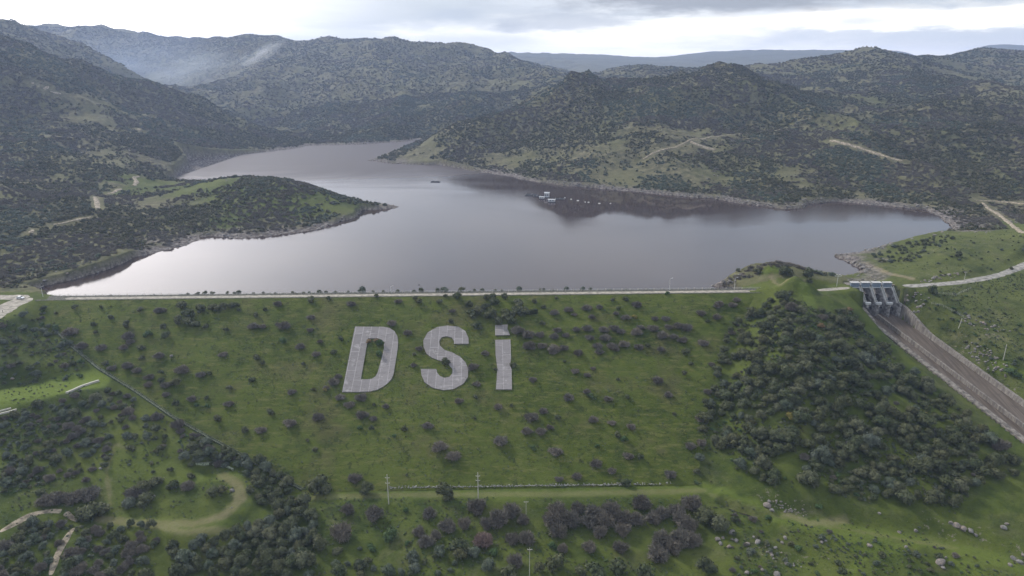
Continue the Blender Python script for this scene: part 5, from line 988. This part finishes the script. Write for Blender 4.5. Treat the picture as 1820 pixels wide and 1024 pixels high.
for poly, n, a, b_, zn in (([(1720, 605), (1760, 620), (1800, 660), (1790, 670), (1740, 650), (1715, 620)], 60, 2.5, 6, 'in the pink rubble patch above the chute'), ([(1700, 570), (1790, 600), (1800, 590), (1720, 560)], 26, 3, 7, 'in the rock band on the right bank'), ([(1630, 500), (1700, 480), (1710, 490), (1640, 505)], 22, 3, 7, 'in the rocks above the right road'), ([(1610, 525), (1640, 515), (1655, 530), (1625, 560)], 16, 3, 7, 'between the spillway wall and the right bank'),
                           ([(1370, 880), (1420, 905), (1440, 920), (1390, 910)], 30, 2, 5, 'in the pinkish scree beside the ditch'), ([(1340, 960), (1420, 985), (1430, 1010), (1360, 1000)], 10, 3, 6, 'in the boulder field at lower right'), ([(1280, 498), (1320, 482), (1325, 490), (1290, 508)], 16, 3, 7, 'at the lakeside end of the dam'), ([(1490, 458), (1540, 470), (1550, 480), (1520, 490)], 20, 3, 6, 'along the rocky headland point'), ([(1505, 495), (1560, 490), (1560, 500), (1510, 503)], 16, 3, 6, 'behind the spillway bridge')):
    k = 0
    while k < n:
        x, y = rs.uniform(min(p[0] for p in poly), max(p[0] for p in poly)), rs.uniform(min(p[1] for p in poly), max(p[1] for p in poly))
        if inpoly(poly, x, y): boulder(x, y, rs.uniform(a, b_), zn); k += 1
bk = {}
for q in boulders: bk.setdefault((q[1], 'small' if q[3] < 5 else 'large' if q[3] > 9 else 'middling'), []).append(q)
for (zone, sz), L in bk.items():
    L.sort(key=lambda q: q[2])
    for i, (o, *_) in enumerate(L):
        lab = f'{sz} pale rough boulder {zone}' if len(L) == 1 else f'{ORD[i]} {sz} pale boulder from left {zone}'; tag(o, lab, 'boulder', 'boulders ' + zone)

# ------------------------------------------------------------------ scrub on the hills, shore rocks (too many to count)
def stuff(name, pts, rot, scl, var, protos, label, cat):
    n = len(pts); me = bpy.data.meshes.new(name); me.vertices.add(n); me.vertices.foreach_set('co', np.asarray(pts, np.float32).ravel())
    a = me.attributes.new('rot', 'FLOAT_VECTOR', 'POINT'); a.data.foreach_set('vector', np.asarray(rot, np.float32).ravel())
    a = me.attributes.new('scl', 'FLOAT_VECTOR', 'POINT'); a.data.foreach_set('vector', np.asarray(scl, np.float32).ravel())
    a = me.attributes.new('var', 'INT', 'POINT'); a.data.foreach_set('value', np.asarray(var, np.int32))
    c = bpy.data.collections.new(name + '_kinds')
    for i, pm_ in enumerate(protos): c.objects.link(bpy.data.objects.new(f'{name}_kind_{i:02d}', pm_))
    ng = bpy.data.node_groups.new(name, 'GeometryNodeTree'); ng.interface.new_socket('Geometry', in_out='INPUT', socket_type='NodeSocketGeometry'); ng.interface.new_socket('Geometry', in_out='OUTPUT', socket_type='NodeSocketGeometry')
    gi = ng.nodes.new('NodeGroupInput'); go = ng.nodes.new('NodeGroupOutput'); ip = ng.nodes.new('GeometryNodeInstanceOnPoints'); ci = ng.nodes.new('GeometryNodeCollectionInfo')
    ci.inputs['Collection'].default_value = c; ci.inputs['Separate Children'].default_value = True; ci.inputs['Reset Children'].default_value = True; ip.inputs['Pick Instance'].default_value = True
    def na(nm, ty):
        q = ng.nodes.new('GeometryNodeInputNamedAttribute'); q.data_type = ty; q.inputs['Name'].default_value = nm; return q.outputs['Attribute']
    ng.links.new(gi.outputs[0], ip.inputs['Points']); ng.links.new(ci.outputs[0], ip.inputs['Instance']); ng.links.new(na('var', 'INT'), ip.inputs['Instance Index']); ng.links.new(na('rot', 'FLOAT_VECTOR'), ip.inputs['Rotation']); ng.links.new(na('scl', 'FLOAT_VECTOR'), ip.inputs['Scale']); ng.links.new(ip.outputs[0], go.inputs[0])
    o = link(bpy.data.objects.new(name, me)); md = o.modifiers.new('scatter', 'NODES'); md.node_group = ng
    return tag(o, label, cat, kind='stuff')
HB = [leafy_mesh('scrub', m_hill, 200 + i, 90, 4 + i % 3, .10, .72 + .08 * (i % 3), 1, .8) for i in range(6)] + [twiggy_mesh('scrub', m_twig, 220 + i, 320, .6, .018) for i in range(2)] + [leafy_mesh('scrub', m_olive, 230, 90, 5, .10, .75, 1, .8)]
g2 = np.random.default_rng(11); all_tracks = [np.array([hit(*p) for p in px]) for px, _ in HILL_TRACKS]
def scatter(n, r0, r1, smin, smax, dens_edge, seedoff):
    a = g2.uniform(R(-44), R(44), n); r_ = np.sqrt(g2.uniform(r0 ** 2, r1 ** 2, n)); x, y = np.sin(a) * r_, np.cos(a) * r_
    keep = (gsample(VIS, x, y) > .3) & (seg_dist(x, y, lake, True) > 5) & (dam_st(x, y)[1] < -26); x, y = x[keep], y[keep]
    d = fbm(x / 120 + seedoff, y / 120, 3) * .55 + fbm(x / 26, y / 26 + seedoff, 3) * .45; keep = d > dens_edge + g2.uniform(-.1, .1, len(x)) + .26 * np.clip(gsample(lushv, x, y) - .2, 0, 1); x, y = x[keep], y[keep]
    z = ground(x, y); keep = (z - ZW > 1.2 + g2.uniform(0, 2.5, len(x)))
    for t_ in all_tracks: keep &= seg_dist(x, y, t_) > 4.5 + .0015 * np.hypot(x, y)
    keep &= (x < 0.55 * y - 30) | (y > 560) | (x > 400) | (x < 0)
    x, y, z = x[keep], y[keep], z[keep]; s = smin + (smax - smin) * g2.random(len(x)) ** 2; return np.c_[x, y, z - .08 * s], s
A1, s1 = scatter(130000, 380, 1000, 1.8, 5.2, .388, 0); A2, s2 = scatter(190000, 1000, 1700, 2.4, 6.0, .388, 3); A3, s3 = scatter(150000, 1700, 3300, 3.6, 8.0, .385, 7)
A_ = np.vstack([A1, A2, A3]); s_ = np.r_[s1, s2, s3]; n = len(A_); rt = np.zeros((n, 3)); rt[:, 2] = g2.uniform(0, 6.28, n)
bar = fbm(A_[:, 0] / 55 + 9, A_[:, 1] / 55, 4) + g2.uniform(-.1, .1, n); oli = fbm(A_[:, 0] / 80 - 4, A_[:, 1] / 80, 3) + g2.uniform(-.12, .12, n)
vr = np.where(bar > .56, g2.integers(6, 8, n), np.where(oli > .60, 8, g2.integers(0, 6, n)))
stuff('scrub', A_, rt, np.c_[s_ * g2.uniform(.85, 1.25, n), s_ * g2.uniform(.85, 1.25, n), s_ * g2.uniform(.6, 1.0, n)], vr, HB, 'dark grey green maquis scrub covering the hills round the lake', 'scrub')
# rocks: along the shore and in outcrops on the slopes
t_ = []; LK = np.array(lake); 
for i in range(len(lake) - 3):
    a, b_ = LK[i], LK[i + 1]; L = np.linalg.norm(b_ - a); right = (a[0] + b_[0]) / 2 > 40; k = int(L * (2.6 if right else .8)); f = g2.random(k)[:, None]; t_.append(a + (b_ - a) * f + g2.normal(0, 1, (k, 2)) * 3.2)
t_ = np.vstack(t_); dq = seg_dist(t_[:, 0], t_[:, 1], lake, True); zq = ground(t_[:, 0], t_[:, 1]); t_ = t_[(zq > ZW - .5) & (zq < ZW + 4.5)]; n1 = len(t_)
a = g2.uniform(R(-40), R(42), 26000); r_ = np.sqrt(g2.uniform(480 ** 2, 1500 ** 2, 26000)); x, y = np.sin(a) * r_, np.cos(a) * r_; kp = (fbm(x / 45 + 3, y / 45, 4) > .57) & (fbm(x / 150, y / 150 + 8, 3) > .52) & (gsample(VIS, x, y) > .3) & (seg_dist(x, y, lake, True) > 6) & (dam_st(x, y)[1] < -30); t2 = np.c_[x[kp], y[kp]]
T = np.vstack([t_, t2]); n = len(T); s_ = np.r_[.9 + 3.0 * g2.random(n1) ** 3, 1.0 + 3.0 * g2.random(len(t2)) ** 3]
RK = [rock_mesh(50 + i, 1) for i in range(4)]
stuff('shore_rocks', np.c_[T, ground(T[:, 0], T[:, 1]) - .1 * s_], g2.uniform(-.4, .4, (n, 3)) + np.c_[np.zeros((n, 2)), g2.uniform(0, 6.28, n)], np.c_[s_, s_ * g2.uniform(.7, 1.2, n), s_ * g2.uniform(.5, .9, n)], g2.integers(0, 4, n), RK, 'pale rocks strewn along the waterline and over the slopes', 'rocks')
# tufts of weeds in the near grass
def near(n, poly, smin, smax):
    P = np.array([hit(*p)[:2] for p in poly]); x = g2.uniform(P[:, 0].min(), P[:, 0].max(), n); y = g2.uniform(P[:, 1].min(), P[:, 1].max(), n); k = (seg_dist(x, y, P, True) < 0) & (gsample(dirt, x, y) < .25); S, W = chute_sw(x, y); k &= ~((S > -16) & (W > -13) & (W < 17)); k &= fbm(x / 18, y / 18, 3) + g2.uniform(-.12, .12, n) > .47
    x, y = x[k], y[k]; s = smin + (smax - smin) * g2.random(len(x)) ** 2.5; return np.c_[x, y, ground(x, y) - .05 * s], s
TF = [leafy_mesh('tuft', m_bright, 300, 34, 3, .15, .6, 1, .6), leafy_mesh('tuft', m_olive, 301, 34, 3, .15, .6, 1, .6), leafy_mesh('tuft', m_ever, 302, 34, 3, .15, .6, 1, .6)]
parts_ = [near(17000, [(60, 540), (1450, 524), (1270, 690), (1240, 864), (540, 872), (240, 695), (95, 584)], .35, 1.3), near(8000, [(0, 560), (95, 584), (240, 695), (540, 872), (560, 1024), (0, 1024)], .4, 1.7), near(10000, [(540, 885), (1250, 885), (1820, 1024), (560, 1024)], .35, 1.5), near(5200, [(1345, 526), (1500, 560), (1820, 820), (1820, 1010), (1300, 900), (1245, 860), (1270, 690)], .4, 1.7), near(5200, [(1600, 535), (1820, 485), (1820, 700), (1690, 610)], .4, 1.6), near(2200, [(1560, 470), (1690, 420), (1820, 400), (1820, 465), (1700, 498), (1600, 500)], .4, 1.5)]
nn = 2600; ss_ = g2.uniform(0, Lc - 8, nn); tt_ = -g2.uniform(7.6, 14, nn); x = CA[0] + CE[0] * ss_ + CN[0] * tt_; y = CA[1] + CE[1] * ss_ + CN[1] * tt_; zc = np.where(tt_ > -8, 0, np.where(tt_ > -9.5, -.6, -.9 - (-tt_ - 9.5) * .457)); k = fbm(x / 14, y * 0, 3) + g2.uniform(-.1, .1, nn) > .45
parts_.append((np.c_[x, y, zc][k], .5 + 1.1 * g2.random(k.sum()) ** 2))
parts_ += [near(6500, [(1345, 540), (1460, 545), (1515, 555), (1610, 650), (1690, 715), (1815, 830), (1740, 865), (1700, 900), (1560, 895), (1400, 870), (1290, 815), (1245, 800), (1275, 640)], 1.3, 3.6), near(2600, [(0, 742), (185, 690), (310, 755), (440, 825), (330, 815), (185, 835), (0, 880)], 1.0, 3.0), near(1600, [(0, 562), (75, 545), (185, 668), (0, 690)], 1.0, 2.6), near(2200, [(0, 960), (85, 925), (290, 935), (545, 900), (570, 1030), (0, 1030)], 1.0, 3.0)]
A_ = np.vstack([p[0] for p in parts_]); s_ = np.concatenate([p[1] for p in parts_]); n = len(A_); rt = np.zeros((n, 3)); rt[:, 2] = g2.uniform(0, 6.28, n)
stuff('weeds', A_, rt, np.c_[s_, s_, s_ * .8], np.where(s_ > 1.2, g2.choice(3, n, p=[.08, .2, .72]), g2.choice(3, n, p=[.5, .28, .22])), TF, 'small weeds, tufts and undergrowth dotted through the grass and thickets', 'weeds')

# ------------------------------------------------------------------ smoke and haze
def volmat(name, c, dens, aniso=.3, noise=None):
    m = bpy.data.materials.new(name); m.use_nodes = True; nt = m.node_tree; nt.nodes.clear(); ou = nd(nt, 'ShaderNodeOutputMaterial'); pv = nd(nt, 'ShaderNodeVolumePrincipled'); lk(nt, pv.outputs[0], ou.inputs['Volume'])
    pv.inputs['Color'].default_value = (*c, 1); pv.inputs['Anisotropy'].default_value = aniso; pv.inputs['Density'].default_value = dens
    if noise:
        v = nd(nt, 'ShaderNodeTexCoord').outputs['Object']; r_ = VM(nt, 'LENGTH', v); f = M(nt, 'MULTIPLY', MR(nt, r_, .98, .0), MR(nt, NZ(nt, v, noise, 4, .6), .38, .68)); lk(nt, M(nt, 'MULTIPLY', f, dens), pv.inputs['Density'])
    return m
def puff(p, dims, rot, m, name, label):
    bm_ = bmesh.new(); bmesh.ops.create_icosphere(bm_, subdivisions=3, radius=1); me = bpy.data.meshes.new(name); bm_.to_mesh(me); bm_.free(); me.materials.append(m)
    o = link(bpy.data.objects.new(name, me)); o.location = p; o.scale = dims; o.rotation_euler = rot; return tag(o, label, 'smoke', kind='stuff')
puff(PY(462, 97, 2050), (105, 60, 24), (0, R(-25), 0), volmat('smoke_plume', (.93, .95, .98), .021, .3, 2.2), 'smoke', 'thin pale smoke plume drifting from the far hilltop')
puff(PY(335, 128, 2000), (230, 150, 85), (0, R(-6), 0), volmat('valley_smoke', (.80, .88, .97), .0052, .3, 1.4), 'smoke', 'pale blue smoke lying in the far valley')
puff(PY(250, 110, 2300), (420, 520, 120), (0, 0, 0), volmat('drifting_smoke', (.60, .73, 1.0), .0017, .3, 0.9), 'smoke', 'wide thin blue smoke haze drifting over the far left hills')
me = bpy.data.meshes.new('haze'); bm = bmesh.new(); bmesh.ops.create_cube(bm, size=1.0); bm.to_mesh(me); bm.free()
hz_ = link(bpy.data.objects.new('haze', me)); zt_ = float(GZ.max()) + 15; hz_.location = (0, 0, (zt_ - 76) / 2); hz_.scale = (16800, 16800, zt_ + 76); me.materials.append(volmat('haze_air', (.50, .645, 1.0), 1.25e-4, .3))
tag(hz_, 'thin bluish haze over the lake and hills', 'haze', kind='stuff')
